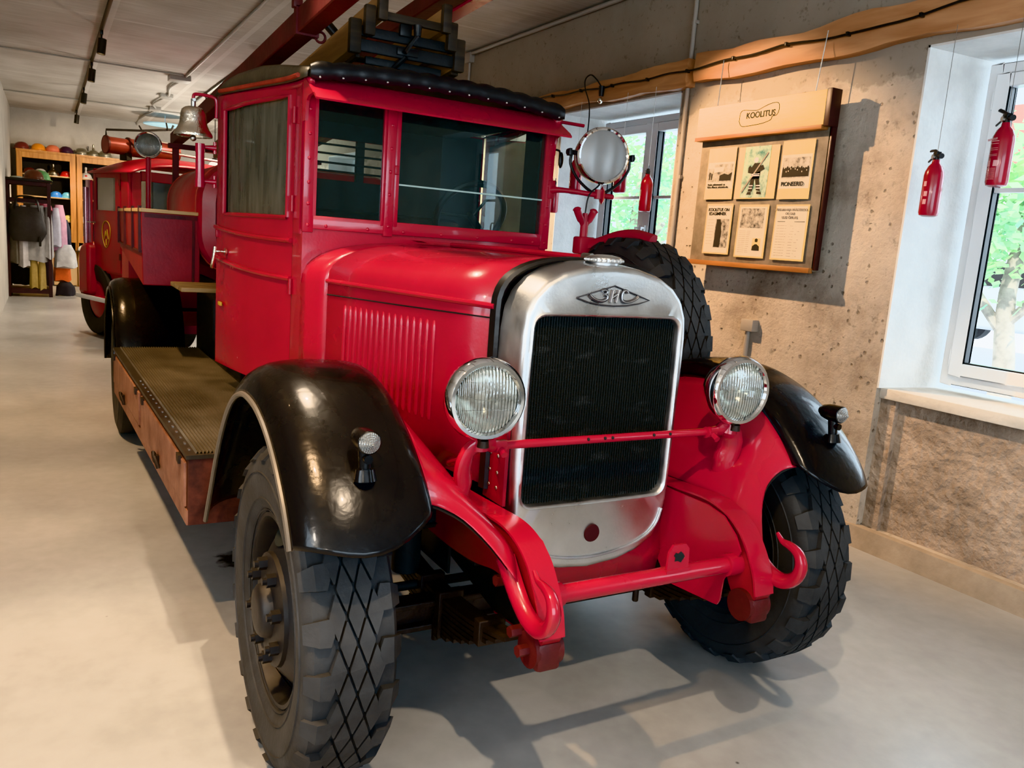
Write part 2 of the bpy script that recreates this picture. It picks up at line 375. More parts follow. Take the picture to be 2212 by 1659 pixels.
def ceil_mat():
    m = bpy.data.materials.new('board_marked_concrete'); m.use_nodes = True
    t = m.node_tree; b = t.nodes['Principled BSDF']; L = t.links.new
    tc = _n(t, 'ShaderNodeTexCoord'); P = tc.outputs['Object']
    mp = _n(t, 'ShaderNodeMapping'); mp.inputs['Scale'].default_value = (14, .9, 1); L(P, mp.inputs[0])
    n1 = _n(t, 'ShaderNodeTexNoise'); n1.inputs['Scale'].default_value = 2.2; n1.inputs['Detail'].default_value = 7; L(mp.outputs[0], n1.inputs['Vector'])
    n2 = _n(t, 'ShaderNodeTexNoise'); n2.inputs['Scale'].default_value = .9; n2.inputs['Detail'].default_value = 6; L(P, n2.inputs['Vector'])
    ad = _n(t, 'ShaderNodeMath', operation='MULTIPLY_ADD'); L(n1.outputs['Fac'], ad.inputs[0]); ad.inputs[1].default_value = .5; L(n2.outputs['Fac'], ad.inputs[2])
    r = _n(t, 'ShaderNodeValToRGB'); r.color_ramp.elements[0].position = .5; r.color_ramp.elements[0].color = (.42, .39, .35, 1)
    r.color_ramp.elements[1].position = .95; r.color_ramp.elements[1].color = (.66, .64, .60, 1); L(ad.outputs[0], r.inputs[0])
    # pale joints: across every 2.5 m and along every 1.5 m
    sp = _n(t, 'ShaderNodeSeparateXYZ'); L(P, sp.inputs[0])
    def joint(o, per, off, w):
        a = _n(t, 'ShaderNodeMath', operation='ADD'); L(o, a.inputs[0]); a.inputs[1].default_value = 100 + off
        q = _n(t, 'ShaderNodeMath', operation='MODULO'); L(a.outputs[0], q.inputs[0]); q.inputs[1].default_value = per
        c = _n(t, 'ShaderNodeMath', operation='SUBTRACT'); L(q.outputs[0], c.inputs[0]); c.inputs[1].default_value = per / 2
        d = _n(t, 'ShaderNodeMath', operation='ABSOLUTE'); L(c.outputs[0], d.inputs[0])
        e = _n(t, 'ShaderNodeMath', operation='LESS_THAN'); L(d.outputs[0], e.inputs[0]); e.inputs[1].default_value = w
        return e.outputs[0]
    j1 = joint(sp.outputs['Y'], 1.35, .15, .03); j2 = joint(sp.outputs['X'], 2.6, .3, .022)
    mxj = _n(t, 'ShaderNodeMath', operation='MAXIMUM'); L(j1, mxj.inputs[0]); L(j2, mxj.inputs[1])
    ms = _n(t, 'ShaderNodeMath', operation='MULTIPLY'); L(mxj.outputs[0], ms.inputs[0]); ms.inputs[1].default_value = .5
    mx = _n(t, 'ShaderNodeMixRGB'); L(ms.outputs[0], mx.inputs[0]); L(r.outputs[0], mx.inputs[1]); mx.inputs[2].default_value = (.78, .76, .72, 1)
    L(mx.outputs[0], b.inputs['Base Color']); b.inputs['Roughness'].default_value = .85
    bp_ = _n(t, 'ShaderNodeBump'); bp_.inputs['Strength'].default_value = .35; bp_.inputs['Distance'].default_value = .01; L(n1.outputs['Fac'], bp_.inputs['Height']); L(bp_.outputs[0], b.inputs['Normal'])
    return m
M['ceil'] = ceil_mat()

YL = -6.0; YN = -2.2; XN = -10.9
struct(MB().box(XB - .2, XF + .2, YL - .2, YW + .6, -.2, 0).build('floor', M['floor']))
struct(MB().box(XB - .2, XF + .2, YL - .2, YW + .6, CZ, CZ + .2).build('ceiling', M['ceil']))
struct(MB().box(XB - .2, XB, YL - .2, YW + .6, 0, CZ).build('wall_back', M['wall_plain']))
wl = MB().box(XB, XN, YN - .3, YN, 0, CZ).box(XN - .3, XN, YL, YN - .3, 0, CZ)
struct(wl.build('wall_left', M['wall_plain']))
hw = MB().box(XN, -9, YL - .2, YL, 0, CZ).box(-9, 5.5, YL - .2, YL, 0, 1.0).box(-9, 5.5, YL - .2, YL, 3.0, CZ).box(5.5, XF, YL - .2, YL, 0, CZ)
for x0, x1 in ((-9, .8), (2.6, 3.4), (5.2, 5.5)): hw.box(x0, x1, YL - .2, YL, 1.0, 3.0)  # window gaps in the unseen hall wall, added for daylight fill
struct(hw.build('wall_hall', M['wall_plain']))
# dark doorway trim at the corner of the left wall
struct(MB().box(XN - .02, XN + .03, YN - .12, YN + .02, 0, 1.15).build('trim_1', M['batten']))
struct(MB().box(XN - .02, XN + .03, YN - .10, YN + .015, 1.15, 2.6).build('trim_2', mat('grey_trim', (.30, .29, .27), .7, var=.2)))

# right wall with deep window niches
NICHES = [(-.67, 1.0), (-4.32, -2.66), (-7.9, -6.3), (2.9, 4.5), (-11.6, -10.0), (-15.4, -13.8)]
NZ0, NZ1 = .12, 2.845
w = MB(); xs = XB
for a, b_ in sorted(NICHES):
    w.box(xs, a, YW, YW + .6, 0, CZ); w.box(a, b_, YW, YW + .6, NZ1, CZ); w.box(a, b_, YW, YW + .6, 0, NZ0)
    xs = b_
w.box(xs, XF, YW, YW + .6, 0, CZ)
struct(w.build('wall_right', M['wall'], flat=True))
fw = MB().box(XF, XF + .2, YL - .2, -4.2, 0, CZ).box(XF, XF + .2, 1.1, YW + .6, 0, CZ).box(XF, XF + .2, -4.2, 1.1, 3.1, CZ).box(XF, XF + .2, -4.2, 1.1, 0, .6)
for y in (-2.5,): fw.box(XF + .05, XF + .12, y - .06, y + .06, .6, 3.1)
struct(fw.build('wall_front', M['wall_plain']))
def portal(loc, rot, sx, sy):
    po = bpy.data.lights.new('opening_portal', 'AREA'); po.shape = 'RECTANGLE'; po.size = sx; po.size_y = sy; po.cycles.is_portal = True
    p = bpy.data.objects.new('opening_portal', po); COL.objects.link(p); p.location = loc; p.rotation_euler = rot
portal((XF + .25, -1.55, 1.85), (0, pi / 2, 0), 2.5, 5.3)
for x in (1.7, 4.3): portal((x, YL - .25, 2.0), (pi / 2, 0, 0), 1.8, 2.0)
# low plinth along the wall
pl = MB()
pl.prism([(YW - .035, 0), (YW + .02, 0), (YW + .02, .13), (YW - .02, .125)], 'x', -8, XF)
struct(pl.build('baseboard_right', mat('plinth_concrete', (.33, .27, .21), .85, var=.2, vs=4, bump=.3)))

def window(n, a, b_, detail=True):
    yb = YW + .46
    d = MB()  # white plaster reveals: two jambs, head, sill
    t = .012
    d.hexa([(a, YW, .96), (a + t, YW, .96), (a + .075, yb + .14, .96), (a, yb + .14, .96), (a, YW, NZ1), (a + t, YW, NZ1), (a + .075, yb + .14, NZ1), (a, yb + .14, NZ1)])
    d.hexa([(b_ - t, YW, .96), (b_, YW, .96), (b_, yb + .14, .96), (b_ - .075, yb + .14, .96), (b_ - t, YW, NZ1), (b_, YW, NZ1), (b_, yb + .14, NZ1), (b_ - .075, yb + .14, NZ1)])
    d.box(a, b_, YW, yb + .14, NZ1 - t, NZ1)
    struct(d.build('trim_reveal_%d' % n, M['white_plaster']))
    s = MB(); s.hexa([(a, YW + .02, .0), (b_, YW + .02, .0), (b_, yb + .14, .0), (a, yb + .14, .0), (a, YW + .02, .955), (b_, YW + .02, .955), (b_, yb + .14, 1.0), (a, yb + .14, 1.0)])
    struct(MB().box(a, b_, YW + .03, yb + .14, .90, .962, .006).build('trim_sill_%d' % n, mat('sill_plaster_%d' % n, (.58, .56, .52), .85, var=.12, vs=6, bump=.3)))
    u = MB().box(a + .10, b_, YW + .09, yb + .14, NZ0 - .1, .90); u.box(a, a + .10, YW + .055, yb + .14, NZ0 - .1, .90)
    struct(u.build('wall_under_window_%d' % n, M['under_sill']))
    # pvc window
    x0, x1, z0, z1 = a + .10, b_ - .08, 1.0, 2.80
    root = bpy.data.objects.new('window_%d' % n, None); COL.objects.link(root); struct(root)
    fr = MB(); f = .07; y0, y1 = yb - .035, yb + .035
    fr.box(x0, x0 + f, y0, y1, z0, z1).box(x1 - f, x1, y0, y1, z0, z1).box(x0 + f, x1 - f, y0, y1, z0, z0 + f).box(x0 + f, x1 - f, y0, y1, z1 - f, z1)
    fr.build('window_frame', M['pvc'], root, bevel=.006)
    xm = (x0 + x1) / 2
    for (s0, s1) in ((x0 + f - .01, xm), (xm, x1 - f + .01)):
        sa = MB(); g = .075; ya, yb2 = yb - .065, yb + .02; za, zb = z0 + f - .01, z1 - f + .01
        sa.box(s0, s0 + g, ya, yb2, za, zb).box(s1 - g, s1, ya, yb2, za, zb).box(s0 + g, s1 - g, ya, yb2, za, za + g).box(s0 + g, s1 - g, ya, yb2, zb - g, zb)
        so = sa.build('sash', M['pvc'], root, bevel=.006)
        MB().box(s0 + g, s1 - g, yb - .045, yb - .005, 2.10, 2.125).build('muntin', M['pvc'], so)
        MB().quad((s0 + g, yb - .02, za + g), (s1 - g, yb - .02, za + g), (s1 - g, yb - .02, zb - g), (s0 + g, yb - .02, zb - g)).build('glass_pane', M['glass_win'], so)
        gk = MB(); q = .008
        for yy in (yb - .066,):
            gk.box(s0 + g, s0 + g + q, yb - .05, yb - .01, za + g, zb - g).box(s1 - g - q, s1 - g, yb - .05, yb - .01, za + g, zb - g).box(s0 + g, s1 - g, yb - .05, yb - .01, za + g, za + g + q)
        gk.build('gasket', M['black_plastic'], so)
        hx = (xm - .04) if s1 == xm else (xm + .04)
        MB().box(hx - .012, hx + .012, ya - .02, ya, 1.80, 1.87, .003).tube([(hx, ya - .015, 1.845), (hx, ya - .05, 1.845), (hx + .005, ya - .055, 1.82), (hx + .012, ya - .055, 1.73)], .010, 8).build('window_handle', M['pvc'], so)
    if n == 1:
        hg = MB()
        for zz in (1.16, 2.6): hg.cyl((x0 + f - .012, yb - .055, zz - .05), (x0 + f - .012, yb - .055, zz + .05), .009, n=10)
        hg.build('window_hinge', M['pvc'], root)
    po = bpy.data.lights.new('window_portal', 'AREA'); po.shape = 'RECTANGLE'; po.size = x1 - x0; po.size_y = z1 - z0; po.cycles.is_portal = True
    p = bpy.data.objects.new('window_portal', po); COL.objects.link(p); p.location = ((x0 + x1) / 2, yb + .10, (z0 + z1) / 2); p.rotation_euler = (-pi / 2, 0, 0)
for i, (a, b_) in enumerate(NICHES): window(i + 1, a, b_)

# wooden beams on the wall
def beam(x0, x1, seed, label):
    rr = random.Random(seed); N = 40; rings = []
    for i in range(N + 1):
        x = x0 + (x1 - x0) * i / N
        zt = interp([(-6, 3.03), (-3.9, 3.01), (-2.5, 3.05), (-2.43, 3.06), (-1.6, 3.04), (-1.0, 3.075), (2, 3.07)], x) + .008 * sin(x * 9 + seed) + rr.uniform(-.004, .004)
        zb = interp([(-6, 2.89), (-3.9, 2.88), (-2.96, 2.855), (-2.48, 2.862), (-2.4, 2.872), (-1.6, 2.86), (-.7, 2.88), (2, 2.87)], x) + .010 * sin(x * 7 + 1.3 * seed) + rr.uniform(-.003, .003)
        rings.append([(x, YW + .01, zb), (x, YW - .085, zb - .006), (x, YW - .098, zb + .045 + .012 * sin(x * 5)), (x, YW - .085, zt), (x, YW + .01, zt)])
    o = MB().loft(rings, True, True, True).build('wooden_beam', M['beam'], ang=50)
    return tag(o, label, 'beam')
beam(-5.6, -2.53, 3, 'orange wooden wall beam left of the grey conduit, above the middle window')
beam(-2.45, 2.4, 5, 'orange live-edge wooden beam above the notice board, right of the grey conduit')
# cable along the beams
pts = []
for i in range(90):
    x = -5.2 + 7.4 * i / 89
    z = interp([(-5.2, 3.0), (-3.9, 2.97), (-3.2, 2.955), (-2.5, 2.95), (-1.6, 2.975), (-1.0, 2.955), (-.4, 3.0), (2.5, 3.03)], x) + .006 * sin(x * 11)
    pts.append((x, YW - .112, z))
cb = MB().tube(pts, .0075, 8).build('cable', M['cord']); tag(cb, 'thin black cable clipped along both orange wall beams', 'cable')
for i in range(14):
    x = -4.8 + .46 * i; z = interp([(p[0], p[2]) for p in pts], x)
    MB().box(x - .008, x + .008, YW - .126, YW - .09, z - .012, z + .012, .002).build('cable_clip', M['black_plastic'], cb)
# small socket lamp with loop of wire at the middle window
r0 = thing('cable_socket', 'black lamp socket with bulb and wire loop on the beam over the middle window', 'lamp', (-3.55, YW - .12, 2.94))
MB().cyl((0, 0, .03), (0, 0, -.05), .026, .020, 14).build('socket', M['black_plastic'], r0)
MB().sph((0, -.005, -.085), .022, sz=1.2).build('bulb', M['nickel'], r0)
MB().tube(spline([(0, 0, .02), (-.05, -.03, .09), (-.12, -.04, .13), (-.18, -.05, .10), (-.17, -.05, .02), (-.07, -.06, -.14), (-.04, -.08, -.40), (-.07, -.10, -.72)], 6), .0055, 6).build('wire_loop', M['cord'], r0)

# vertical + horizontal conduits
tag(MB().cyl((-2.58, YW - .022, .0), (-2.58, YW - .022, CZ - .01), .017, n=12).box(-2.605, -2.555, YW - .03, YW, 3.30, 3.325).box(-2.605, -2.555, YW - .03, YW, 2.2, 2.225).build('wall_conduit', M['conduit']), 'grey vertical conduit pipe between the two orange beams', 'pipe')
tag(MB().cyl((-18, YW - .03, CZ - .035), (3, YW - .03, CZ - .035), .020, n=12).box(-6.36, -6.24, YW - .06, YW, CZ - .13, CZ - .02, .004).cyl((-6.3, YW - .025, 1.0), (-6.3, YW - .025, CZ - .1), .016, n=10).build('ceiling_edge_conduit', M['conduit']), 'pale conduit with drop pipe running along the ceiling edge of the right wall', 'pipe')
sw = thing('wall_switch', 'small grey junction box on a conduit stub below the notice board', 'switch', (-1.68, YW, 1.2))
MB().box(-.055, .055, -.06, 0, -.04, .04, .005).build('box', M['conduit'], sw)
MB().cyl((-.015, -.022, -.04), (-.015, -.022, -.62), .017, n=12).build('conduit_stub', M['conduit'], sw)

# ceiling track with spot heads
def track(y, x0, x1, label):
    return tag(MB().box(x0, x1, y - .018, y + .018, CZ - .035, CZ - .001, .003).build('lighting_track', M['black_plastic']), label, 'lighting track')
track(-.985, -18.0, 3.5, 'black lighting track on the ceiling over the left aisle')
track(-2.15, -9.5, 4.5, 'second black lighting track nearer the hall side')
track(.75, -13.5, 4.5, 'black lighting track over the right side of the vehicle')
LAMPS = []
def spot_head(x, y, tx, ty, tz, e, label, size=1.05, blend=.6, col=(1., .78, .55)):
    r = thing('track_spotlight', label, 'spotlight', (x, y, CZ - .035), 'black spotlights on the ceiling tracks')
    d = (V((tx, ty, tz)) - V((x, y, CZ - .2))).normalized()
    MB().box(-.05, .05, -.016, .016, -.045, 0, .003).cyl((0, 0, -.04), (0, 0, -.12), .010, n=8).build('adapter', M['black_plastic'], r)
    a = V((0, 0, -.17)) - d * .085; b_ = V((0, 0, -.17)) + d * .085
    u = d.orthogonal().normalized(); w_ = d.cross(u); n = 18
    ring = lambda c, q: [c + (u * cos(t) + w_ * sin(t)) * q for t in [2 * pi * i / n for i in range(n)]]
    MB().loft([ring(a + d * .01, .035), ring(a, .045), ring(b_, .045), ring(b_, .038), ring(b_ - d * .03, .036)], True, True, False).build('housing', M['black_plastic'], r)
    MB().loft([ring(b_ - d * .03, .036), ring(b_ - d * .028, .003)], True, False, True).build('lamp_face', M['lamp_glow'], r)
    L = bpy.data.lights.new('spot_lamp', 'SPOT'); L.energy = e * 1.3; L.color = col; L.spot_size = size; L.spot_blend = blend; L.shadow_soft_size = .03
    o = bpy.data.objects.new('spot_lamp', L); COL.objects.link(o); o.location = V((x, y, CZ - .035)) + b_ + d * .01
    o.rotation_euler = d.to_track_quat('-Z', 'Y').to_euler()
    LAMPS.append(o)

# ceiling conduit with boxes
tag(MB().tube([(4, .245, CZ - .02), (-11.0, .245, CZ - .02)], .016, 8).box(-11.3, -11.0, .03, .32, CZ - .08, CZ, .01).tube(spline([(-11.2, .25, CZ - .03), (-12.2, .18, CZ - .03), (-13.0, .26, CZ - .03), (-13.4, .25, CZ - .03), (-14.6, .18, CZ - .03), (-15.4, .3, CZ - .03), (-17.0, .22, CZ - .03), (XB + .02, .25, CZ - .03), (XB + .02, .25, 3.2)], 6), .018, 8).box(-13.5, -13.2, .15, .35, CZ - .06, CZ, .01).box(-15.5, -15.2, .18, .38, CZ - .06, CZ, .01).build('ceiling_conduit', M['conduit_c']), 'pale ceiling conduit with junction boxes running down the middle of the ceiling', 'conduit')
tag(MB().cyl((-10.9, YN, CZ - .02), (-10.9, .2, CZ - .02), .012, n=8).build('cross_conduit', M['conduit_c']), 'thin white conduit crossing the ceiling to the nearest junction box', 'conduit')
tag(MB().cyl((-15.6, YN, CZ - .02), (-15.6, 2.5, CZ - .02), .012, n=8).build('cross_conduit', M['conduit_c']), 'thin white conduit crossing the ceiling near the back wall', 'conduit')
tag(MB().tube(spline([(XN - .1, YN + .03, CZ - .02), (XN - .6, YN + .03, CZ - .3), (XN - 1.4, YN + .03, 3.2)], 5), .016, 8).build('corner_cable', M['conduit_c']), 'short pale cable bending down the left wall', 'cable')
dc = MB().lathe([(.002, -.012), (.41, -.012), (.42, 0), (.41, .012), (.002, .012)], (-16.5, .60, 3.51), 'z', 40).cyl((-16.5, .6, 3.51), (-16.5, .6, CZ), .006, n=6).build('hanging_disc', M['disc_blue'])
tag(dc, 'pale blue round disc hanging under the ceiling behind the bell', 'disc')

# unseen globe pendants, added as fill for the ceiling and the back
for x, y in ((4.4, -4.2), (1.8, -4.2), (-12.5, 1.2), (-16.0, 1.5)):
    r = thing('fill_pendant', 'added fill lamp, a white globe pendant over the open hall left of the trucks' if y < 0 else 'added fill lamp, a white globe pendant over the floor behind the second truck', 'lamp', (x, y, 2.75), 'added globe fill lamps')
    MB().cyl((0, 0, .12), (0, 0, CZ - 2.75 - .005), .008, n=8).cyl((0, 0, .10), (0, 0, .17), .05, n=16).build('pendant_rod', M['black_plastic'], r)
    L_ = bpy.data.lights.new('fill_globe_lamp', 'POINT'); L_.energy = 110; L_.color = (1., .90, .78); L_.shadow_soft_size = .16
    o = bpy.data.objects.new('fill_globe_lamp', L_); COL.objects.link(o); o.location = (x, y, 2.42)
    MB().lathe([(.05, .10), (.10, .07), (.14, 0), (.13, -.07), (.08, -.12), (.001, -.14)], n=24).build('globe', mat('opal_glass_%d' % int(x * 10 + 100), (.9, .88, .82), .3, emit=((1, .92, .8), 1.5)), r)

# dark oil stain on the floor beside the front wheel
om = bpy.data.materials.new('oil_stain'); om.use_nodes = True
_t = om.node_tree; _b = _t.nodes['Principled BSDF']; _b.inputs['Base Color'].default_value = (.012, .011, .010, 1); _b.inputs['Roughness'].default_value = .5
_tc = _n(_t, 'ShaderNodeTexCoord'); _no = _n(_t, 'ShaderNodeTexNoise'); _no.inputs['Scale'].default_value = 14; _no.inputs['Detail'].default_value = 5
_gr = _n(_t, 'ShaderNodeVectorMath', operation='LENGTH'); _t.links.new(_tc.outputs['Object'], _gr.inputs[0]); _t.links.new(_tc.outputs['Object'], _no.inputs['Vector'])
_ma = _n(_t, 'ShaderNodeMath', operation='MULTIPLY_ADD'); _t.links.new(_gr.outputs['Value'], _ma.inputs[0]); _ma.inputs[1].default_value = -3.2; _t.links.new(_no.outputs['Fac'], _ma.inputs[2])
_mr = _n(_t, 'ShaderNodeMapRange'); _mr.inputs['From Min'].default_value = .15; _mr.inputs['From Max'].default_value = .42; _t.links.new(_ma.outputs[0], _mr.inputs['Value']); _t.links.new(_mr.outputs[0], _b.inputs['Alpha'])
st_ = MB(); st_.poly([(.22 * cos(a), .13 * sin(a), 0) for a in [2 * pi * k / 24 for k in range(24)]])
so_ = st_.build('oil_stain', om); so_.location = (-1.62, -.80, .002); tag(so_, 'dark oil stain on the floor between running board and front wheel', 'stain', kind='stuff')
# ---------------------------------------------------------------- the red vintage fire truck
T = thing('fire_truck', 'large red vintage fire truck with bare aluminium radiator shell and black front fenders', 'fire truck')

# ---- radiator shell
def polar(poly, c, N):
    out = []
    for i in range(N):
        a = 2 * pi * i / N; d = V((cos(a), sin(a))); best = None
        for p, q in zip(poly, poly[1:] + poly[:1]):
            p2 = V(p) - V(c); e = V(q) - V(p); den = d.x * e.y - d.y * e.x
            if abs(den) < 1e-9: continue
            t = (p2.x * e.y - p2.y * e.x) / den; s = (p2.x * d.y - p2.y * d.x) / den
            if t > 0 and -1e-6 <= s <= 1 + 1e-6 and (best is None or t < best): best = t
        out.append(V(c) + d * best)
    return out
half = [(0, 1.578), (.10, 1.571), (.19, 1.548), (.25, 1.515), (.29, 1.475), (.313, 1.42), (.321, 1.35), (.323, 1.2), (.318, .9), (.314, .78), (.300, .70), (.270, .64), (.21, .60), (.12, .573), (0, .562)]
outer = half + [(-y, z) for y, z in reversed(half[1:-1])]
def rrect(hy, z0, z1, r, n=6):
    o = []
    for cx, cz, a0 in ((hy - r, z1 - r, 0), (-hy + r, z1 - r, pi / 2), (-hy + r, z0 + r, pi), (hy - r, z0 + r, 1.5 * pi)):
        for k in range(n + 1):
            a = a0 + pi / 2 * k / n; o.append((cx + r * cos(a), cz + r * sin(a)))
    return o
NC = (0, 1.09); NN = 200
PO = polar(outer, NC, NN); PI_ = polar(rrect(.286, .803, 1.412, .04), NC, NN)
def lay(P, x, s=0.): # offset outward by s metres
    r = []
    for p in P:
        d = (p - V(NC)); r.append((x, (V(NC) + d * (1 + s / d.length)).x, (V(NC) + d * (1 + s / d.length)).y))
    return r
sh = MB()
sh.loft([lay(PI_, .14, 0), lay(PI_, .188, 0), lay(PI_, .199, .004), lay(PI_, .202, .010), lay(PI_, .196, .016),
         lay(PO, .196, -.020), lay(PO, .193, -.008), lay(PO, .184, -.001), lay(PO, .174, .002), lay(PO, .06, .014)])
rad = sh.build('radiator_shell', M['alu'], T, ang=50)
# groove line of the lower lip
gl = [(.1985, y, z) for y, z in [(-.293, .745), (-.27, .685), (-.21, .64), (-.11, .612), (0, .602), (.11, .612), (.21, .64), (.27, .685), (.293, .745)]]
MB().tube(spline(gl, 5), .004, 6).build('lip_groove', M['alu'], rad)
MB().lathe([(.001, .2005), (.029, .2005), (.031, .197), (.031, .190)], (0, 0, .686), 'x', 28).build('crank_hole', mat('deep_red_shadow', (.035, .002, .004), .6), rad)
# radiator core: fine vertical fins
rc = MB().box(.10, .168, -.285, .285, .80, 1.415)
core_m = bpy.data.materials.new('radiator_core'); core_m.use_nodes = True
_t = core_m.node_tree; _b = _t.nodes['Principled BSDF']; _b.inputs['Roughness'].default_value = .45
_tc = _n(_t, 'ShaderNodeTexCoord'); _no = _n(_t, 'ShaderNodeTexNoise'); _mp = _n(_t, 'ShaderNodeMapping'); _mp.inputs['Scale'].default_value = (1, 4, 14)
_no.inputs['Scale'].default_value = 2.5; _no.inputs['Detail'].default_value = 6
_t.links.new(_tc.outputs['Object'], _mp.inputs[0]); _t.links.new(_mp.outputs[0], _no.inputs['Vector'])
_r = _n(_t, 'ShaderNodeValToRGB'); _r.color_ramp.elements[0].position = .55; _r.color_ramp.elements[0].color = (.006, .008, .008, 1); _r.color_ramp.elements[1].position = .85; _r.color_ramp.elements[1].color = (.10, .11, .115, 1)
_t.links.new(_no.outputs['Fac'], _r.inputs[0]); _t.links.new(_r.outputs[0], _b.inputs['Base Color'])
_w = _n(_t, 'ShaderNodeTexWave'); _w.bands_direction = 'Z'; _w.inputs['Scale'].default_value = 60
_t.links.new(_tc.outputs['Object'], _w.inputs[0])
_bp = _n(_t, 'ShaderNodeBump'); _bp.inputs['Strength'].default_value = .5; _bp.inputs['Distance'].default_value = .004
_t.links.new(_w.outputs['Fac'], _bp.inputs['Height']); _t.links.new(_bp.outputs[0], _b.inputs['Normal'])
core = rc.build('radiator_core', core_m, rad)
fn = MB()
for i in range(58):
    y = -.281 + .562 * i / 57
    fn.quad((.174, y - .0010, .80), (.174, y + .0010, .80), (.174, y + .0010, 1.415), (.174, y - .0010, 1.415))
    fn.quad((.168, y, .80), (.174, y, .80), (.174, y, 1.415), (.168, y, 1.415))
fn.build('fins', mat('fin_metal', (.020, .024, .026), .45), rad, flat=True)
# badge: lozenge outline and three letters in relief
bd = MB(); hb = .145; zc = 1.482
oz = [(.1995, -hb, zc - .012), (.1995, -.07, zc + .012), (.1995, 0, zc + .034), (.1995, .07, zc + .012), (.1995, hb, zc - .012), (.1995, .07, zc - .026), (.1995, 0, zc - .031), (.1995, -.07, zc - .026)]
loz = [V((.1985, -hb, zc - .008))] + [V((.1985, y, zc + .034 - abs(y) / hb * .042)) for y in (-.10, -.05, 0, .05, .10)] + [V((.1985, hb, zc - .008))] + [V((.1985, y, zc - .030 + (abs(y) / hb) ** 2 * .020)) for y in (.10, .05, 0, -.05, -.10)]
loz.append(loz[0])
MB().tube(loz, .0024, 6).build('badge_outline', M['alu_dark'], rad)
def strokes(r, m, name, dx):
    b = MB()
    def st(p, rr=r): b.tube(spline([(.1985 + dx, y, zc + z) for y, z in p], 5), rr, 6)
    st([(-.098, .004), (-.085, -.006), (-.065, -.014), (-.045, -.015), (-.030, -.008), (-.030, .002), (-.040, .006)])   # З with long tail
    st([(-.040, .006), (-.032, .010), (-.032, .017), (-.042, .020), (-.052, .016)])
    st([(-.014, -.018), (-.011, .0), (-.007, .021)]); st([(.008, -.018), (.011, .0), (.015, .021)]); st([(-.012, -.006), (.001, .002), (.013, .010)])  # И
    st([(.052, .014), (.044, .020), (.033, .017), (.028, .004), (.031, -.010), (.045, -.016), (.065, -.014), (.085, -.006), (.096, .003)])  # С
    return b.build(name, m, rad)
strokes(.0058, M['alu_dark'], 'badge_letter_edge', 0)
strokes(.0025, M['alu'], 'badge_letters', .0035)
# cap
cp = MB().lathe([(.001, .046), (.025, .045), (.05, .040), (.060, .034), (.062, .028), (.060, .022), (.046, .019), (.044, .008), (.052, 0), (.001, -.01)], (.125, 0, 1.566), 'z', 28)
for i in range(24):
    a = 2 * pi * i / 24; cp.sph((.125 + .061 * cos(a), .061 * sin(a), 1.594), .006, n=6, m=5)
cp.build('radiator_cap', M['alu'], rad)
MB().cyl((.005, -.0, 1.60), (.055, 0, 1.597), .013, .015).build('hinge_end', M['steel'], T)

# ---- hood and cowl
def sect(w, zr, zt, zb, n=2.6, K=22, win=.0):
    p = [(-w + win, zb), (-w, (zb + zr) / 2), (-w, zr - .05)]
    for k in range(K + 1):
        t = pi - pi * k / K; c, s_ = cos(t), sin(t)
        p.append((math.copysign(abs(c) ** (2 / n), c) * w, zr + (zt - zr) * abs(s_) ** (2 / n)))
    return p + [(w, zr - .05), (w, (zb + zr) / 2), (w - win, zb)]
def ring(x, *a): return [(x, y, z) for y, z in sect(*a)]
hood = MB(); HX = [(.045, .347, 1.585), (-.2, .394, 1.588), (-.5, .453, 1.590), (-.8, .511, 1.590), (-1.045, .558, 1.590)]
hood.loft([ring(x, w_, 1.412, zt, .84) for x, w_, zt in HX], False)
ho = hood.build('hood', M['red'], T, solid=.004)
MB().tube([(.05, -.0, 1.596), (-.5, 0, 1.601), (-1.04, 0, 1.600)], .010, 8).build('hood_hinge', M['red_dull'], ho)
for s in (-1, 1):
    MB().tube([(.045, s * .349, 1.425), (-.5, s * .455, 1.420), (-1.045, s * .560, 1.415)], .010, 8).build('hood_moulding', M['red'], ho)
    MB().tube([(.046, s * .3475, 1.388), (-.5, s * .4535, 1.372), (-1.045, s * .5585, 1.359)], .0028, 6).build('hood_seam', M['dark_void'], ho)
    lv = MB()
    for i in range(16):
        x = -.895 + .615 * i / 15; y = .347 + (.045 - x) * .1936
        zt = 1.322 + .012 * i / 15; zb = .985
        rr = .0125
        pr = [(0, zt + .012), (.55, zt + .004), (.9, zt - .012), (1, zt - .03), (1, zb + .02), (.6, zb + .004), (0, zb)]
        rings = []
        for q, z in pr:
            rings.append([(x + rr * cos(a) * (.35 + .65 * q), s * (y - .002 + rr * .75 * sin(a) * q), z) for a in [pi * k / 8 for k in range(9)]])
        lv.loft(rings, False)
    lv.build('louvres', M['red'], ho)
# black welt between hood and radiator shell
MB().loft([[(.030, y, z) for y, z in sect(.356, 1.415, 1.598, .83)], [(.060, y, z) for y, z in sect(.352, 1.415, 1.596, .83)], [(.066, y, z) for y, z in sect(.340, 1.41, 1.588, .83)], [(.052, y, z) for y, z in sect(.325, 1.41, 1.572, .83)]], False).build('hood_welt', M['vinyl'], T)
# riveted side plate under the shell
for s in (-1, 1):
    sp = MB().box(.03, .165, min(s * .325, s * .338), max(s * .325, s * .338), .80, 1.06)
    so = sp.build('rivet_plate', M['red_dull'], T, bevel=.002)
    rv = MB()
    for zz in (.85, .90, .955):
        for xx in (.07, .12): rv.sph((xx, s * .339, zz), .007, sy=.6, n=8, m=6)
    rv.build('rivets', M['steel'], so)
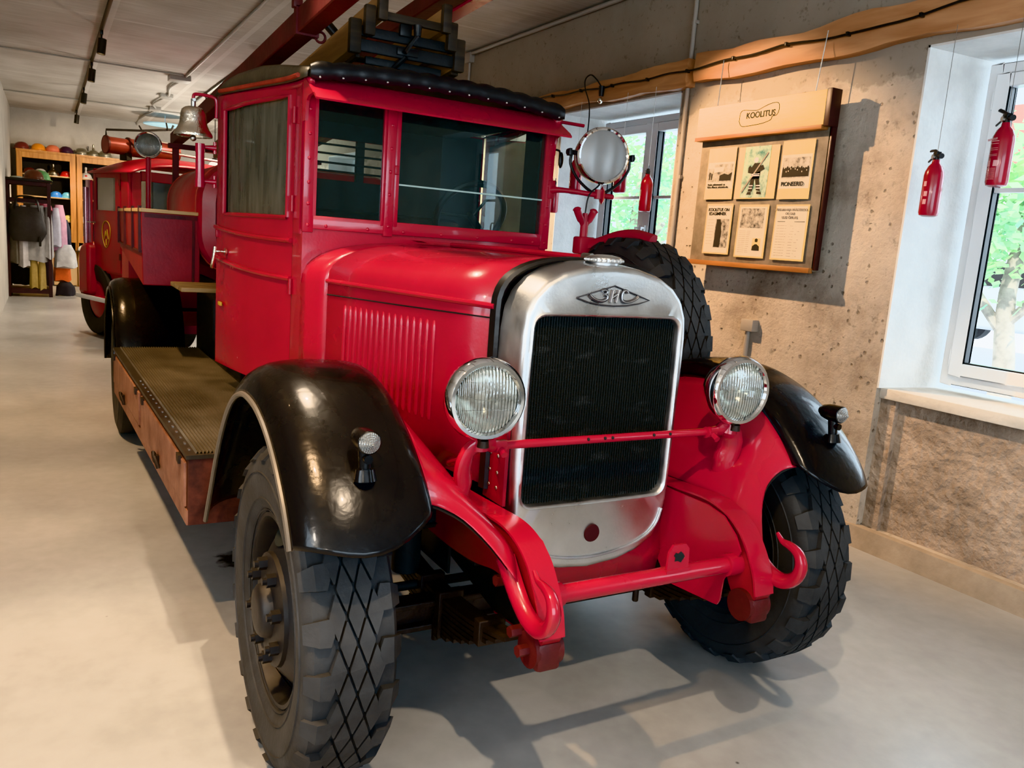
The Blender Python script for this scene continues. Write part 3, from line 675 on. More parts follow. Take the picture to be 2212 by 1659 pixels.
# cowl from hood to cab front
cw = MB(); CX = [(-1.045, .556, 1.412, 1.588), (-1.12, .578, 1.405, 1.590), (-1.20, .603, 1.395, 1.592), (-1.245, .617, 1.39, 1.592)]
cw.loft([ring(x, w_, zr, zt, .84) for x, w_, zr, zt in CX] , False)
co = cw.build('cowl', M['red'], T, solid=.004)
MB().prism([(-.10, 1.600), (.10, 1.600), (.13, 1.606), (-.13, 1.606)], 'x', -1.20, -1.08).build('cowl_vent', M['red_dull'], co)

# ---- cab
cab = MB()
def plan(u): # door line in plan, u 0..1 front to rear
    return (-1.425 - .885 * u, .612 + .175 * u + .022 * sin(pi * u))
# front corner side panel from cowl to door
for s in (-1, 1):
    cab.grid([[(-1.245, s * .617, z), (-1.33, s * .612, z), (-1.422, s * .612, z)] for z in (.80, 1.0, 1.2, 1.40, 1.62)])
    cab.hexa([(-1.28, s * .585, 1.60), (-1.28, s * .622, 1.60), (-1.422, s * .612, 1.60), (-1.422, s * .575, 1.60), (-1.28, s * .585, 2.23), (-1.28, s * .622, 2.23), (-1.422, s * .612, 2.23), (-1.422, s * .575, 2.23)])
# front panel below windscreen
fp = [(-.617, 1.40)] + [(y, z) for y, z in sect(.617, 1.39, 1.575, .84)[3:-3]] + [(.617, 1.40), (.617, 1.66), (-.617, 1.66)]
cab.prism(fp, 'x', -1.262, -1.242)
# rear wall with window, rear corners
RX = -2.31
for (y0, y1, z0, z1) in ((-.775, -.42, .88, 2.25), (.13, .775, .88, 2.25), (-.42, .13, .88, 1.905), (-.42, .13, 2.13, 2.28)):
    cab.box(RX - .02, RX, y0, y1, z0, z1)
cab.box(RX, -1.25, -.60, .60, .86, .90)
cabo = cab.build('cab_body', M['red'], T)
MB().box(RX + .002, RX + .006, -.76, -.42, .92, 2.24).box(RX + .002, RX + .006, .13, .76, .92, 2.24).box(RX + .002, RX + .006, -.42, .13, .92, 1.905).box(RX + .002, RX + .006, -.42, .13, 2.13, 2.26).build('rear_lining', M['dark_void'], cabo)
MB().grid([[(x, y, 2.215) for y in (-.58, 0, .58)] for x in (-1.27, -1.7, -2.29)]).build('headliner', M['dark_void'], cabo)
gb = MB()
for z in (1.955, 2.0, 2.05, 2.10): gb.cyl((RX - .03, -.44, z), (RX - .03, .15, z), .006, n=8)
gb.box(RX - .06, RX - .03, -.02, .025, 1.88, 2.15)
gb.build('rear_window_bars', M['black_matte'], cabo)
# corner posts, riveted covers
for s in (-1, 1):
    cv = MB().box(-1.245, -1.228, min(s * .575, s * .622), max(s * .575, s * .622), 1.61, 2.20, .003)
    c_ = cv.build('screen_pillar', M['red'], cabo)
    rv = MB()
    for z in (1.64, 1.73, 1.82, 1.92, 2.02, 2.12): rv.sph((-1.228, s * .60, z), .008, sx=.6, n=8, m=6)
    rv.build('rivets', M['red'], c_)
# windscreen frame
ws = MB(); X0, X1 = -1.250, -1.226
ws.box(X0, X1, -.577, .577, 1.625, 1.682, .003).box(X0, X1, -.577, .577, 2.180, 2.215, .003)
ws.box(X0, X1, -.58, -.566, 1.68, 2.19).box(X0, X1, .566, .582, 1.68, 2.19)
ws.box(X0, X1 + .006, -.258, -.214, 1.615, 2.19, .004).box(X0, X1 + .002, -.214, -.192, 1.66, 2.19, .003).box(X0, X1 + .002, -.272, -.258, 1.66, 2.19, .003)
wso = ws.build('windscreen_frame', M['red'], T)
rv = MB()
for y in (-.52, -.33, -.16, .03, .22, .41, .53): rv.sph((X1, y, 1.640), .008, sx=.6, n=8, m=6)
for z in (1.66, 1.80, 1.90, 2.0, 2.10): rv.sph((X1 + .006, -.236, z), .008, sx=.6, n=8, m=6)
rv.build('rivets', M['red'], wso)
MB().box(-1.24, -1.236, -.566, -.272, 1.68, 2.185).build('windscreen_pane', M['glass_ws'], T)
MB().box(-1.24, -1.236, -.192, .566, 1.68, 2.185).build('windscreen_pane', M['glass_ws'], T)
MB().box(-1.236, -1.228, -.192, .566, 1.845, 1.852).build('pane_joint', mat('pane_edge', (.35, .48, .46), .25), T)
MB().box(-1.236, -1.215, -.218, -.196, 1.89, 1.93, .004).build('screen_catch', M['red_dull'], wso)
# visor over the screen with end brackets
vz = MB(); s_ = .622
vz.prism([(-1.262, 2.255), (-1.10, 2.165), (-1.085, 2.150), (-1.088, 2.143), (-1.106, 2.155), (-1.262, 2.243)], 'y', -.62, .62)
for s in (-1, 1):
    vz.prism([(-1.27, 2.255), (-1.19, 2.213), (-1.12, 2.172), (-1.19, 2.165), (-1.215, 2.15), (-1.225, 2.12), (-1.228, 2.07), (-1.27, 2.07)], 'y', s * .610, s * .623)
vz.build('visor', M['red'], T, ang=30)
# roof: vinyl covered
def roof_pt(u, v): # u 0..1 front->rear, v -1..1 across
    x = -1.185 - 1.150 * u
    hw = interp([(0, .622), (.21, .628), (1, .790)], u)
    edge = interp([(0, 2.275), (.1, 2.295), (.3, 2.330), (.5, 2.350), (.78, 2.345), (.92, 2.322), (1, 2.285)], u)
    crown = interp([(0, .036), (.2, .050), (.6, .06), (1, .06)], u)
    return (x, hw * v, edge + crown * (1 - abs(v) ** 2.4))
rf = MB()
rf.grid([[roof_pt(u / 14, v / 12) for v in range(-12, 13)] for u in range(15)])
ro = rf.build('roof_cover', M['vinyl_side'], T, solid=.01, sub=1)
# padded rolls along front and sides
fr = MB(); N = 52; rings = []
for i in range(N + 1):
    v = -1 + 2 * i / N; p = V(roof_pt(0, v)); b_ = .006 * abs(sin(i * pi / 2.0 * .5))
    rr = .027 + b_ if 0 < i < N else .022
    rings.append([(p.x + .006 + .7 * rr * cos(a), p.y, p.z - .012 + rr * 1.2 * sin(a)) for a in [2 * pi * k / 12 for k in range(12)]])
fr.loft(rings, True, True, True)
fo = fr.build('front_roof_roll', M['vinyl'], ro)
st = MB()
for i in range(13):
    v = -.94 + 1.88 * i / 12; p = V(roof_pt(0, v)); st.sph((p.x + .026, p.y, p.z - .040), .0055, n=8, m=6)
st.build('studs', M['steel'], fo)
for s in (-1, 1):
    P = [V(roof_pt(u / 12, s)) for u in range(13)]
    sk = [[(p.x, p.y + s * .004 * 0, p.z + .004), ] for p in P]
    MB().grid([[(p.x, p.y, p.z + .004) for p in P], [(p.x, p.y + s * .012, p.z - .015) for p in P], [(p.x, p.y + s * .012, min(p.z - .02, 2.240 + .030 * i / 12)) for i, p in enumerate(P)]]).build('roof_skirt', M['vinyl_side'], ro, solid=.006)
    MB().tube([(p.x, p.y + s * .020, 2.254 + .030 * i / 12) for i, p in enumerate(P) if 1 <= i <= 11], .010, 8).build('drip_moulding', M['red_old'], ro)
    MB().grid([[(p.x, p.y - s * .004, 2.245 + .03 * i / 12) for i, p in enumerate(P)], [(p.x, p.y - s * .004, 2.215 + .03 * i / 12) for i, p in enumerate(P)]]).build('roof_side_rail', M['red'], cabo, solid=.02)

# ---- doors
def dpt(u, z, o=0., s=-1):
    x, y = plan(u); return (x + o * .30, s * (y + o), z)
def ztop(u): return interp([(0, 2.230), (1, 2.262)], u)
def make_door(s):
    d = MB(); U = 16
    wu0, wu1, wz0, wz1 = .055, .86, 1.668, 2.19
    cols = [i / U for i in range(U + 1)]
    cols = sorted(set([0, 1, wu0, wu1] + [wu0 + (wu1 - wu0) * k / 10 for k in range(11)]))
    def wtop(u): return interp([(0, 2.197), (.55, 2.195), (.86, 2.184)], u)
    d.grid([[dpt(u, z, 0, s) for u in cols] for z in (.875, 1.1, 1.3, 1.5, wz0)])
    inner = [u for u in cols if wu0 <= u <= wu1]
    for ua, ub in zip(cols, cols[1:]):
        if ub <= wu0 + 1e-6 or ua >= wu1 - 1e-6:
            d.grid([[dpt(ua, wz0, 0, s), dpt(ub, wz0, 0, s)], [dpt(ua, wtop(ua), 0, s), dpt(ub, wtop(ub), 0, s)]])
        d.grid([[dpt(ua, wtop(ua), 0, s), dpt(ub, wtop(ub), 0, s)], [dpt(ua, ztop(ua), 0, s), dpt(ub, ztop(ub), 0, s)]])
    # rolled edge of the window opening
    loop = [dpt(u, wz0, 0, s) for u in inner] + [dpt(wu1, z, 0, s) for z in (1.8, 1.95)] + [dpt(u, wtop(u), 0, s) for u in reversed(inner)] + [dpt(wu0, z, 0, s) for z in (1.95, 1.8)]
    d.tube(loop + loop[:1], .011, 8, cap=False)
    do = d.build('cab_door', M['red'], T)
    g = MB(); g.grid([[dpt(u, wz0, -.018, s) for u in inner], [dpt(u, wtop(u), -.018, s) for u in inner]])
    g.build('door_glass', M['glass_side'] if s < 0 else M['glass_win'], do)
    for z, rise in ((1.565, .034), (1.394, .05)):
        MB().tube([dpt(u, z + rise * u ** 2.2, .007, s) for u in [k / 16 for k in range(17)]], .012, 8).build('door_moulding', M['red'], do)
    for z in (2.11, 1.73, 1.36):
        q = V(dpt(-.01, z, .010, s)); MB().cyl(q + V((0, 0, -.035)), q + V((0, 0, .035)), .010, n=10).box(q.x - .04, q.x, q.y - .004, q.y + .004, z - .03, z + .03).build('door_hinge', M['red_dull'], do)
    q = V(dpt(.80, 1.475, .012, s))
    h = MB().lathe([(.001, .012), (.016, .011), (.020, 0), (.001, 0)], q, 'y', 16).cyl(q, q + V((0, s * .045, 0)), .008, n=10)
    h.tube(spline([q + V((-.012, s * .045, .025)), q + V((-.015, s * .047, 0)), q + V((-.02, s * .05, -.03)), q + V((-.032, s * .055, -.065)), q + V((-.06, s * .052, -.085))], 4), [.007] + [.009] * 14 + [.008] * 2, 8)
    h.build('door_handle', M['nickel'], do)
    q = V(dpt(.88, 1.20, .010, s)); MB().box(q.x - .035, q.x + .03, q.y - .006, q.y + .006, 1.19, 1.21, .003).build('door_latch', M['gold'], do)
    MB().box(dpt(.97, 0, 0, s)[0] - .012, dpt(.97, 0, 0, s)[0] + .012, dpt(.97, 0, .004, s)[1] - .008, dpt(.97, 0, .004, s)[1] + .008, 1.545, 1.585, .003).build('door_striker', M['red_dull'], do)
    # dark gap in front of the door
    MB().tube([dpt(-.012, z, -.004, s) for z in (.9, 1.3, 1.7, 2.22)], .005, 6).build('door_gap', M['dark_void'], do)
    return do
for s in (-1, 1):
    do_ = make_door(s)
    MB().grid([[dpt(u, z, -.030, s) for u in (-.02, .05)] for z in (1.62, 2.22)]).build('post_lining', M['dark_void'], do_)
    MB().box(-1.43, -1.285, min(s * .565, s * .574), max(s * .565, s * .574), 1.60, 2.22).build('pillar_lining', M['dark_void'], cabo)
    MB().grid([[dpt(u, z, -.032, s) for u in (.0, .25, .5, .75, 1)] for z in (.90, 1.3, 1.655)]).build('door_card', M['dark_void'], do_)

# ---- inside the cab
it = MB().box(RX + .03, -1.86, -.60, .60, .95, 1.42, .05).box(RX + .03, -2.18, -.60, .60, 1.36, 1.74, .05)
it.build('bench_seat', M['vinyl'], T)
MB().box(-1.36, -1.27, -.55, .55, 1.40, 1.60, .02).build('dashboard', M['black_matte'], T)
sw_m = Matrix.Translation((-1.62, .37, 1.755)) @ ry(radians(-58))
wh = MB(); wh.tube([sw_m @ V((.19 * cos(t), .19 * sin(t), 0)) for t in [2 * pi * k / 36 for k in range(37)]], .018, 8, cap=False)
for t in (.5, 2.6, 4.7): wh.tube([sw_m @ V((0, 0, -.02)), sw_m @ V((.2 * cos(t), .2 * sin(t), 0))], .008, 6)
wh.cyl(sw_m @ V((0, 0, .01)), sw_m @ V((0, 0, -.45)), .02, n=12)
wh.build('steering_wheel', M['black_plastic'], T)
MB().tube(spline([(-1.27, .62, 2.10), (-1.26, .665, 2.10), (-1.26, .67, 2.06)], 3), .006, 6).sph((-1.255, .675, 2.055), .04, sx=.25, sy=.35, sz=1, n=12, m=8).build('side_mirror', M['black_plastic'], T)
MB().tube([(-1.30, .60, 2.246), (-1.26, .80, 2.238)], .0085, 8).build('roof_rod', M['red_dull'], T)

# ---- chassis
fm = MB()
for s in (-1, 1):
    fm.box(-5.9, .18, min(s * .37, s * .43), max(s * .37, s * .43), .62, .795)
for x in (-.75, -2.4, -3.6, -5.0): fm.box(x - .06, x + .06, -.40, .40, .64, .76)
fm.build('chassis_frame', M['black_matte'], T, bevel=.004)
MB().box(-1.15, -.30, -.20, .20, .48, .84, .05).box(-.30, .03, -.16, .16, .55, .84, .04).cyl((-1.15, 0, .62), (-2.1, 0, .58), .17, .13, 18).build('engine_block', M['black_matte'], T)
# louvred inner splash shields close the view under the hood
for s in (-1, 1):
    MB().box(-1.2, -.05, min(s * .40, s * .41), max(s * .40, s * .41), .50, .82).build('engine_shield', M['black_matte'], T)
ax = MB(); ax.box(-.055, .025, -.70, .70, .345, .365).box(-.055, .025, -.70, .70, .425, .445).box(-.022, -.008, -.70, .70, .36, .43)
for s in (-1, 1):
    ax.box(-.075, .045, s * .72 - .04, s * .72 + .04, .34, .56, .01)
    for yy in (.36, .48):
        for xx in (-.06, .03): ax.cyl((xx, s * yy, .31), (xx, s * yy, .40), .013, n=6)
ax.build('front_axle', M['oily'], T, bevel=.004)
MB().cyl((-.13, -.66, .44), (-.13, .66, .44), .016, n=10).build('track_rod', M['black_matte'], T)
for s in (-1, 1):
    sp = MB()
    for k in range(8):
        L_ = 1 - k * .105; z0 = .455 - .017 * k
        P = []
        for j in range(13):
            q = -1 + 2 * j / 12; P.append((-.02 + q * .50 * L_, z0 + .065 * (q * L_) ** 2))
        sp.loft([[(x, s * .445 - .034, z), (x, s * .445 + .034, z), (x, s * .445 + .034, z + .012), (x, s * .445 - .034, z + .012)] for x, z in P], True, True, True)
    so = sp.build('leaf_spring', M['oily'], T)
    for x in (-.10, .05, .33): MB().box(x - .018, x + .018, s * .445 - .045, s * .445 + .045, .33 if abs(x) < .2 else .44, .49 if abs(x) < .2 else .52).build('spring_clip', M['oily'], so, bevel=.004)
    # damper, steering arm
    MB().cyl((-.20, s * .50, .47), (-.20, s * .50, .74), .05, n=14).box(-.26, -.08, s * .47, s * .56, .68, .80, .02).build('shock_absorber', M['black_matte'], T)

# ---- frame horns, hooks and front tube
HP = [(-.25, .800), (.0, .806), (.20, .815), (.34, .820), (.43, .803), (.50, .765), (.552, .705), (.588, .64), (.606, .575)]
HPs = [V((x, 0, z)) for x, z in HP]; HPs = spline(HPs, 6)
def hn(i):
    a = HPs[max(i - 1, 0)]; b = HPs[min(i + 1, len(HPs) - 1)]; d = (b - a).normalized(); return V((-d.z, 0, d.x))
for s in (-1, 1):
    fl = MB(); rings = []
    for i, p in enumerate(HPs):
        n_ = hn(i); q = p - n_ * .007
        rings.append([(p.x, s * .362, p.z), (p.x, s * .443, p.z), (q.x, s * .443, q.z), (q.x, s * .362, q.z)])
    fl.loft(rings, True, True, True)
    ho_ = fl.build('frame_horn', M['red'], T)
    wb = MB(); rings = []
    lowp = [(-.25, .62), (.0, .62), (.18, .635), (.31, .66), (.40, .65), (.455, .60), (.49, .55), (.52, .51), (.545, .48)]
    LP = spline([V((x, 0, z)) for x, z in lowp], 6)
    for p, q in zip(HPs, LP):
        rings.append([(p.x - .004, s * .372, p.z - .006), (p.x - .004, s * .432, p.z - .006), (q.x, s * .432, q.z), (q.x, s * .372, q.z)])
    wb.loft(rings, True, True, True)
    wb.build('horn_web', M['red_box'], ho_)
    e = MB().cyl((.548, s * .355, .525), (.548, s * .445, .525), .052, n=20).box(.52, .60, s * .402 - .038, s * .402 + .038, .475, .56, .012)
    e.build('spring_eye', M['red_rack'], ho_)
    for (x, y, z) in ((.44, .46, .70), (.40, .46, .67), (.50, .46, .56), (.548, .46, .525)): MB().cyl((x, s * (y - .02), z), (x, s * (y + .018), z), .017, n=6).build('bolt', M['red_rack'], ho_)
    hk = MB(); hp = spline([(.42, s * .46, .745), (.47, s * .46, .695), (.52, s * .46, .652), (.57, s * .46, .625), (.625, s * .46, .622), (.668, s * .46, .650), (.684, s * .46, .692), (.668, s * .46, .730), (.632, s * .46, .744), (.600, s * .46, .748), (.575, s * .46, .768)], 4)
    rr = [interp([(0, .030), (.2, .027), (.45, .026), (.6, .027), (.72, .022), (.88, .014), (1, .008)], i / (len(hp) - 1)) for i in range(len(hp))]
    hk.tube(hp, rr, 12, flat=.75); hk.build('tow_hook', M['red'], T)
MB().cyl((.501, -.37, .648), (.501, .37, .648), .027, n=20).cyl((.501, -.372, .648), (.501, -.318, .648), .035, n=20).cyl((.501, .318, .648), (.501, .372, .648), .037, n=20).build('front_tube', M['red'], T)
br = MB().prism([(.056, .665), (.060, .73), (.075, .752), (.125, .752), (.140, .735), (.144, .665)], 'x', .512, .520).box(.49, .525, .054, .146, .662, .674)
bo = br.build('tube_bracket', M['red'], T)
MB().prism([(.083, .700), (.085, .712), (.078, .718), (.085, .728), (.095, .724), (.105, .73), (.115, .722), (.122, .712), (.115, .703), (.108, .694), (.095, .70)], 'x', .5205, .522).build('bracket_hole', M['dark_void'], bo)
# splash plates inside the horns and lower valance
for s in (-1, 1):
    MB().prism([(.10, .80), (.36, .805), (.44, .79), (.50, .745), (.53, .70), (.50, .63), (.47, .58), (.465, .505), (.455, .485), (.43, .482), (.20, .462), (.12, .55)], 'y', s * .352, s * .358).build('splash_plate', M['red'], T)
    MB().prism([(-.25, .80), (.36, .80), (.43, .785), (.48, .72), (.44, .58), (.42, .49), (.20, .47), (-.25, .55)], 'y', s * .3590, s * .3610).build('plate_backing', M['black_matte'], T)
MB().grid([[(.13, y, .70), (.15, y, .56), (.13, y, .47)] for y in [-.35 + .7 * k / 10 for k in range(11)]]).build('front_valance', M['red'], T, solid=.004)

# ---- headlamps with bracket and cross bar
def headlamp(s):
    m = Matrix.Translation((.285, s * .495, 1.182)) @ rz(radians(-5)) 
    f = lambda prof: [(r, h) for r, h in prof]
    root = MB().lathe([(.103, .016), (.100, -.01), (.094, -.045), (.078, -.082), (.050, -.108), (.02, -.118), (.001, -.120)], n=40, axis='x').build('headlamp', M['chrome'], T)
    root.matrix_local = m
    MB().lathe([(.096, .030), (.102, .040), (.112, .040), (.120, .030), (.123, .012), (.120, -.008), (.112, -.02), (.103, -.022), (.100, .0)], n=44, axis='x').build('lamp_rim', M['chrome'], root)
    MB().lathe([(.099, .028), (.08, .036), (.05, .041), (.02, .043), (.001, .0435)], n=40, axis='x').build('lens', M['lens'], root)
    ars = MB()
    for (za, bow) in ((.052, .0), (.018, -.016), (-.030, .004)):
        hw = (.094 ** 2 - za ** 2) ** .5; ars.tube([(.0425 - .0145 * ((q * hw) ** 2 + za * za) / .0088, q * hw, za + bow * (1 - q * q)) for q in [-1 + k / 8 for k in range(17)]], .0014, 5)
    ars.build('lens_seams', M['lens_clear'], root)
    MB().lathe([(.097, .022), (.085, -.015), (.06, -.05), (.03, -.068), (.001, -.072)], n=40, axis='x').build('reflector', mat('lamp_reflector', (.80, .79, .74), .18, metal=1.), root)
    MB().cyl((-.072, 0, 0), (-.02, 0, 0), .013, .018, 12).build('lamp_bulb', M['label_white'], root)
    MB().lathe([(.001, .0), (.016, .0), (.018, -.02), (.001, -.022)], (0.02, 0, -.12), 'z', 12).build('lamp_screw', M['oily'], root)
    b = MB(); sy = s
    b.tube(spline([(.262, sy * .405, 1.030), (.262, sy * .44, 1.032), (.265, sy * .48, 1.042), (.262, sy * .520, 1.020), (.252, sy * .530, .965), (.245, sy * .522, .915), (.240, sy * .535, .86) ], 4), [.028] * 6 + [.038] * 8 + [.042] * 8 + [.046] * 3, 12, flat=.55)
    b.cyl((.275, sy * .492, 1.03), (.28, sy * .495, 1.085), .030, .022, 14).box(.20, .26, sy * .545 - .04, sy * .545 + .04, .855, .93, .012)
    b.cyl((.262, sy * .40, 1.03), (.262, sy * .435, 1.03), .020, n=14).cyl((.262, sy * .42, 1.03), (.30, sy * .42, 1.012), .011, n=8)
    b.build('lamp_bracket', M['red'], T)
for s in (-1, 1): headlamp(s)
MB().cyl((.235, -.53, .985), (-.02, -.44, .90), .012, n=10).build('lamp_stay', M['red'], T)
hb_ = MB().cyl((.255, -.42, 1.030), (.255, .42, 1.030), .0135, n=14).build('lamp_cross_bar', M['red'], T)
hh = MB()
for y in (-.10, -.035, -.005, .165, .235): hh.sph((.2675, y, 1.034), .0055, n=8, m=6)
hh.build('bar_holes', M['dark_void'], hb_)

# ---- front fenders
KC = [(-.915, .55), (-.81, .70), (-.68, .885), (-.54, 1.045), (-.39, 1.155), (-.22, 1.212), (-.04, 1.215), (.12, 1.178), (.26, 1.108), (.38, 1.015), (.46, .925), (.505, .845), (.515, .80)]
KS = spline([V((x, 0, z)) for x, z in KC], 8)
def fender_pt(t, y, dr):
    f_ = t * (len(KS) - 1); i = min(int(f_), len(KS) - 2); q = f_ - i
    p = KS[i].lerp(KS[i + 1], q); a = KS[max(i - 1, 0)]; b = KS[min(i + 2, len(KS) - 1)]; d = (b - a).normalized(); n_ = V((d.z, 0, -d.x))
    return p + n_ * dr + V((0, y, 0))
FS = [(.700, .075, .800), (.702, .045, .815), (.708, .022, .830), (.722, .008, .848), (.750, .0, .868), (.79, -.004, .892), (.83, -.006, .912), (.87, -.007, .924), (.91, -.006, .926), (.945, -.002, .920), (.978, .004, .910), (1.008, .016, .900), (1.034, .034, .890), (1.052, .056, .882), (1.064, .082, .876), (1.068, .100, .874)]
def fdr(t, y, dr): return dr * (interp([(0, 1), (.65, 1), (.85, .55)], t) if y < .73 else 1)
for s in (-1, 1):
    g = MB(); N = 60
    g.grid([[(lambda p: (p.x, s * p.y, p.z))(fender_pt(te * k / N, y, fdr(te * k / N, y, dr))) for (y, dr, te) in FS] for k in range(N + 1)])
    fo = g.build('front_fender', M['black'], T, solid=.005, ang=60)
    lip = [fender_pt(te * k / N, y, dr) for (y, dr, te) in FS[-1:] for k in range(N + 1)]
    MB().tube([(p.x, s * p.y, p.z) for p in lip], .009, 8).build('fender_lip', mat('lit_lip', (.10, .085, .07), .35), fo)  # lip coloured beige to look lit against the black fender
    # marker lamp
    mk = Matrix.Translation((.405, s * .884, 1.108))
    mr_ = MB().lathe([(.001, -.075), (.012, -.072), (.024, -.055), (.030, -.03), (.031, .0), (.031, .022), (.028, .024)], n=24, axis='x')
    mr_.cyl((-.012, 0, -.02), (-.004, 0, -.085), .018, .015, 14).cyl((-.004, 0, -.075), (.0, 0, -.105), .024, .030, 16).cyl((.02, 0, -.045), (-.01, 0, -.045), .012, n=10)
    mo = mr_.build('marker_lamp', M['black'], T); mo.matrix_local = mk
    pr = [(.029, .020)]
    for k in range(6):
        r0 = .029 * (1 - k / 6); pr += [(r0 - .0008, .024 + .0042 * k), (r0 - .0025, .0275 + .0042 * k)]
    pr += [(.001, .052)]
    MB().lathe(pr, n=24, axis='x').build('marker_lens', M['lens_clear'], mo)
# red inner aprons from fender edge down to the frame
for s in (-1, 1):
    ap = MB(); rows = []
    topc = spline([V((-.90, .70, .60)), V((-.70, .70, .82)), V((-.5, .70, 1.01)), V((-.3, .70, 1.115)), V((-.1, .705, 1.155)), V((.06, .706, 1.142)), V((.20, .707, 1.100)), V((.30, .708, 1.035)), V((.37, .71, .965)), V((.405, .712, .922))], 4)
    botc = spline([V((-.90, .41, .80)), V((-.7, .41, .80)), V((-.5, .41, .80)), V((-.3, .415, .802)), V((-.1, .425, .806)), V((.06, .440, .812)), V((.20, .448, .812)), V((.33, .450, .802)), V((.43, .445, .770)), V((.512, .470, .712))], 4)
    E_ = spline([V((.405, .712, .922)), V((.383, .665, .906)), V((.395, .589, .863)), V((.444, .523, .795)), V((.512, .470, .712))], 3)
    M_ = len(topc) - 1
    for i, (a, b) in enumerate(zip(topc, botc)):
        row = []; w_ = i / M_
        for k in range(13):
            v = k / 12
            p = a.lerp(b, v) + V((0, -.030 * sin(pi * v) * (1 - w_ ** 5), -.02 * sin(pi * v) * (1 - w_ ** 5)))
            p = p + (E_[k] - topc[-1].lerp(botc[-1], v)) * w_ ** 6
            row.append((p.x, s * p.y, p.z))
        rows.append(row)
    ap.grid(rows)
    ao = ap.build('fender_apron', M['red'], T, solid=.003)
    MB().grid([[(x, y + s * .009, z - .009) for x, y, z in r[:-1]] for r in rows[:-1]]).build('apron_underside', M['black_matte'], ao)

# ---- wheels
def tyre(name, parent, tread=True):
    R_ = .494
    b = MB(); prof = [(.285, -.085), (.30, -.105), (.34, -.120), (.39, -.130), (.43, -.128), (.455, -.120), (.470, -.108), (.472, -.085), (.477, -.04), (.478, 0), (.477, .04), (.472, .085), (.470, .108), (.455, .120), (.43, .128), (.39, .130), (.34, .120), (.30, .105), (.285, .085)]
    if not tread: prof = [(r + (.012 if r > .46 else 0), h) for r, h in prof]
    b.lathe(prof, axis='y', n=72)
    for sd in (-1, 1):
        for rr, w_ in ((.335, .004), (.30, .004), (.415, .003)):
            hh_ = interp([(.285, .085), (.30, .105), (.34, .120), (.39, .130), (.43, .128)], rr)
            b.lathe([(rr - w_, sd * (hh_ - .001)), (rr, sd * (hh_ + .004)), (rr + w_, sd * (hh_ - .001))], axis='y', n=72)
    o = b.build(name, M['rubber'], parent, ang=45)
    if not tread:
        return o
    def tp(a, y, r): return (r * cos(a), y, r * sin(a))
    t = MB(); NL = 22; da = 2 * pi / NL
    # side lugs
    for i in range(NL):
        for sd in (-1, 1):
            a = da * (i + (.5 if sd > 0 else 0)); w_ = da * .25
            A = [(a - w_, .070, R_), (a - w_ * .3, .060, R_), (a + w_ * .3, .060, R_), (a + w_, .070, R_), (a + w_ * .95, .098, R_ - .002), (a - w_ * .95, .098, R_ - .002)]
            base = [tp(x, sd * y, .470) for x, y, r in A]; top = [tp(x, sd * y, r) for x, y, r in A]
            t.loft([base, top], True, False, True)
            t.hexa([tp(a - w_ * .95, sd * .098, .466), tp(a + w_ * .95, sd * .098, .466), tp(a + w_ * .8, sd * .121, .452), tp(a - w_ * .8, sd * .121, .452),
                    tp(a - w_ * .95, sd * .098, R_ - .002), tp(a + w_ * .95, sd * .098, R_ - .002), tp(a + w_ * .75, sd * .132, .455), tp(a - w_ * .75, sd * .132, .455)])
    # diamonds
    ND = NL; dd = 2 * pi / ND
    for i in range(ND):
        for k in range(-2, 3):
            y = k * .0255; a = dd * (i + (.5 if k % 2 else 0) + .25); hw = .0255 * .87; hh_ = dd * .5 * .87
            A = []
            for (e0, y0), (e1, y1) in zip([(-hh_, 0), (0, -hw), (hh_, 0), (0, hw)], [(0, -hw), (hh_, 0), (0, hw), (-hh_, 0)]):
                A += [(a + e0 + (e1 - e0) * .06, y + y0 + (y1 - y0) * .06), (a + e0 + (e1 - e0) * .94, y + y0 + (y1 - y0) * .94)]
            t.loft([[tp(x, yy, .475) for x, yy in A], [tp(x, yy, R_) for x, yy in A]], True, False, True)
    t.build('tread_blocks', M['rubber'], o, flat=True)
    return o
def wheel(name, x, y, z, out, rot=0., tread=True, nuts=True):
    d = MB(); s = 1
    # built with the outer face to -y
    d.lathe([(.292, .088), (.297, -.090), (.290, -.100), (.278, -.100), (.272, -.088), (.268, -.05), (.262, -.035), (.245, -.045), (.205, -.075), (.165, -.100), (.145, -.108), (.135, -.108), (.132, -.095), (.001, -.09)], axis='y', n=56)
    d.lathe([(.292, .088), (.25, .06), (.15, .03), (.001, .03)], axis='y', n=40)
    o = d.build(name, M['wheel'], T, ang=40)
    o.location = (x, y, z); o.rotation_euler = (0, rot, 0 if out < 0 else pi)
    tyre('tyre', o, tread)
    hb = MB().lathe([(.175, -.085), (.170, -.108), (.15, -.112), (.085, -.116), (.078, -.140), (.066, -.150), (.040, -.153), (.001, -.154)], axis='y', n=32)
    hb.build('hub', M['hubdirt'], o)
    if nuts:
        for k in range(8):
            a = 2 * pi * (k + .35) / 8
            nb = MB().cyl((.138 * cos(a), -.108, .138 * sin(a)), (.138 * cos(a), -.138, .138 * sin(a)), .020, n=6).cyl((.138 * cos(a), -.135, .138 * sin(a)), (.138 * cos(a), -.150, .138 * sin(a)), .011, n=10)
            nb.build('wheel_nut', M['hubdirt'], o, flat=True)
    for a in (.12, pi + .12, pi / 2 + .12, 1.5 * pi + .12):
        c = V((.222 * cos(a), 0, .222 * sin(a)));
        u = V((cos(a), 0, sin(a))); w_ = V((-sin(a), 0, cos(a)))
        MB().poly([c + u * .030 * cos(t) + w_ * .062 * sin(t) + V((0, -.068 - (.222 - (c + u * .030 * cos(t)).length) * .70, 0)) for t in [2 * pi * k / 20 for k in range(20)]]).build('hand_hole', M['dark_void'], o, flat=True)
    return o
WZ = .488
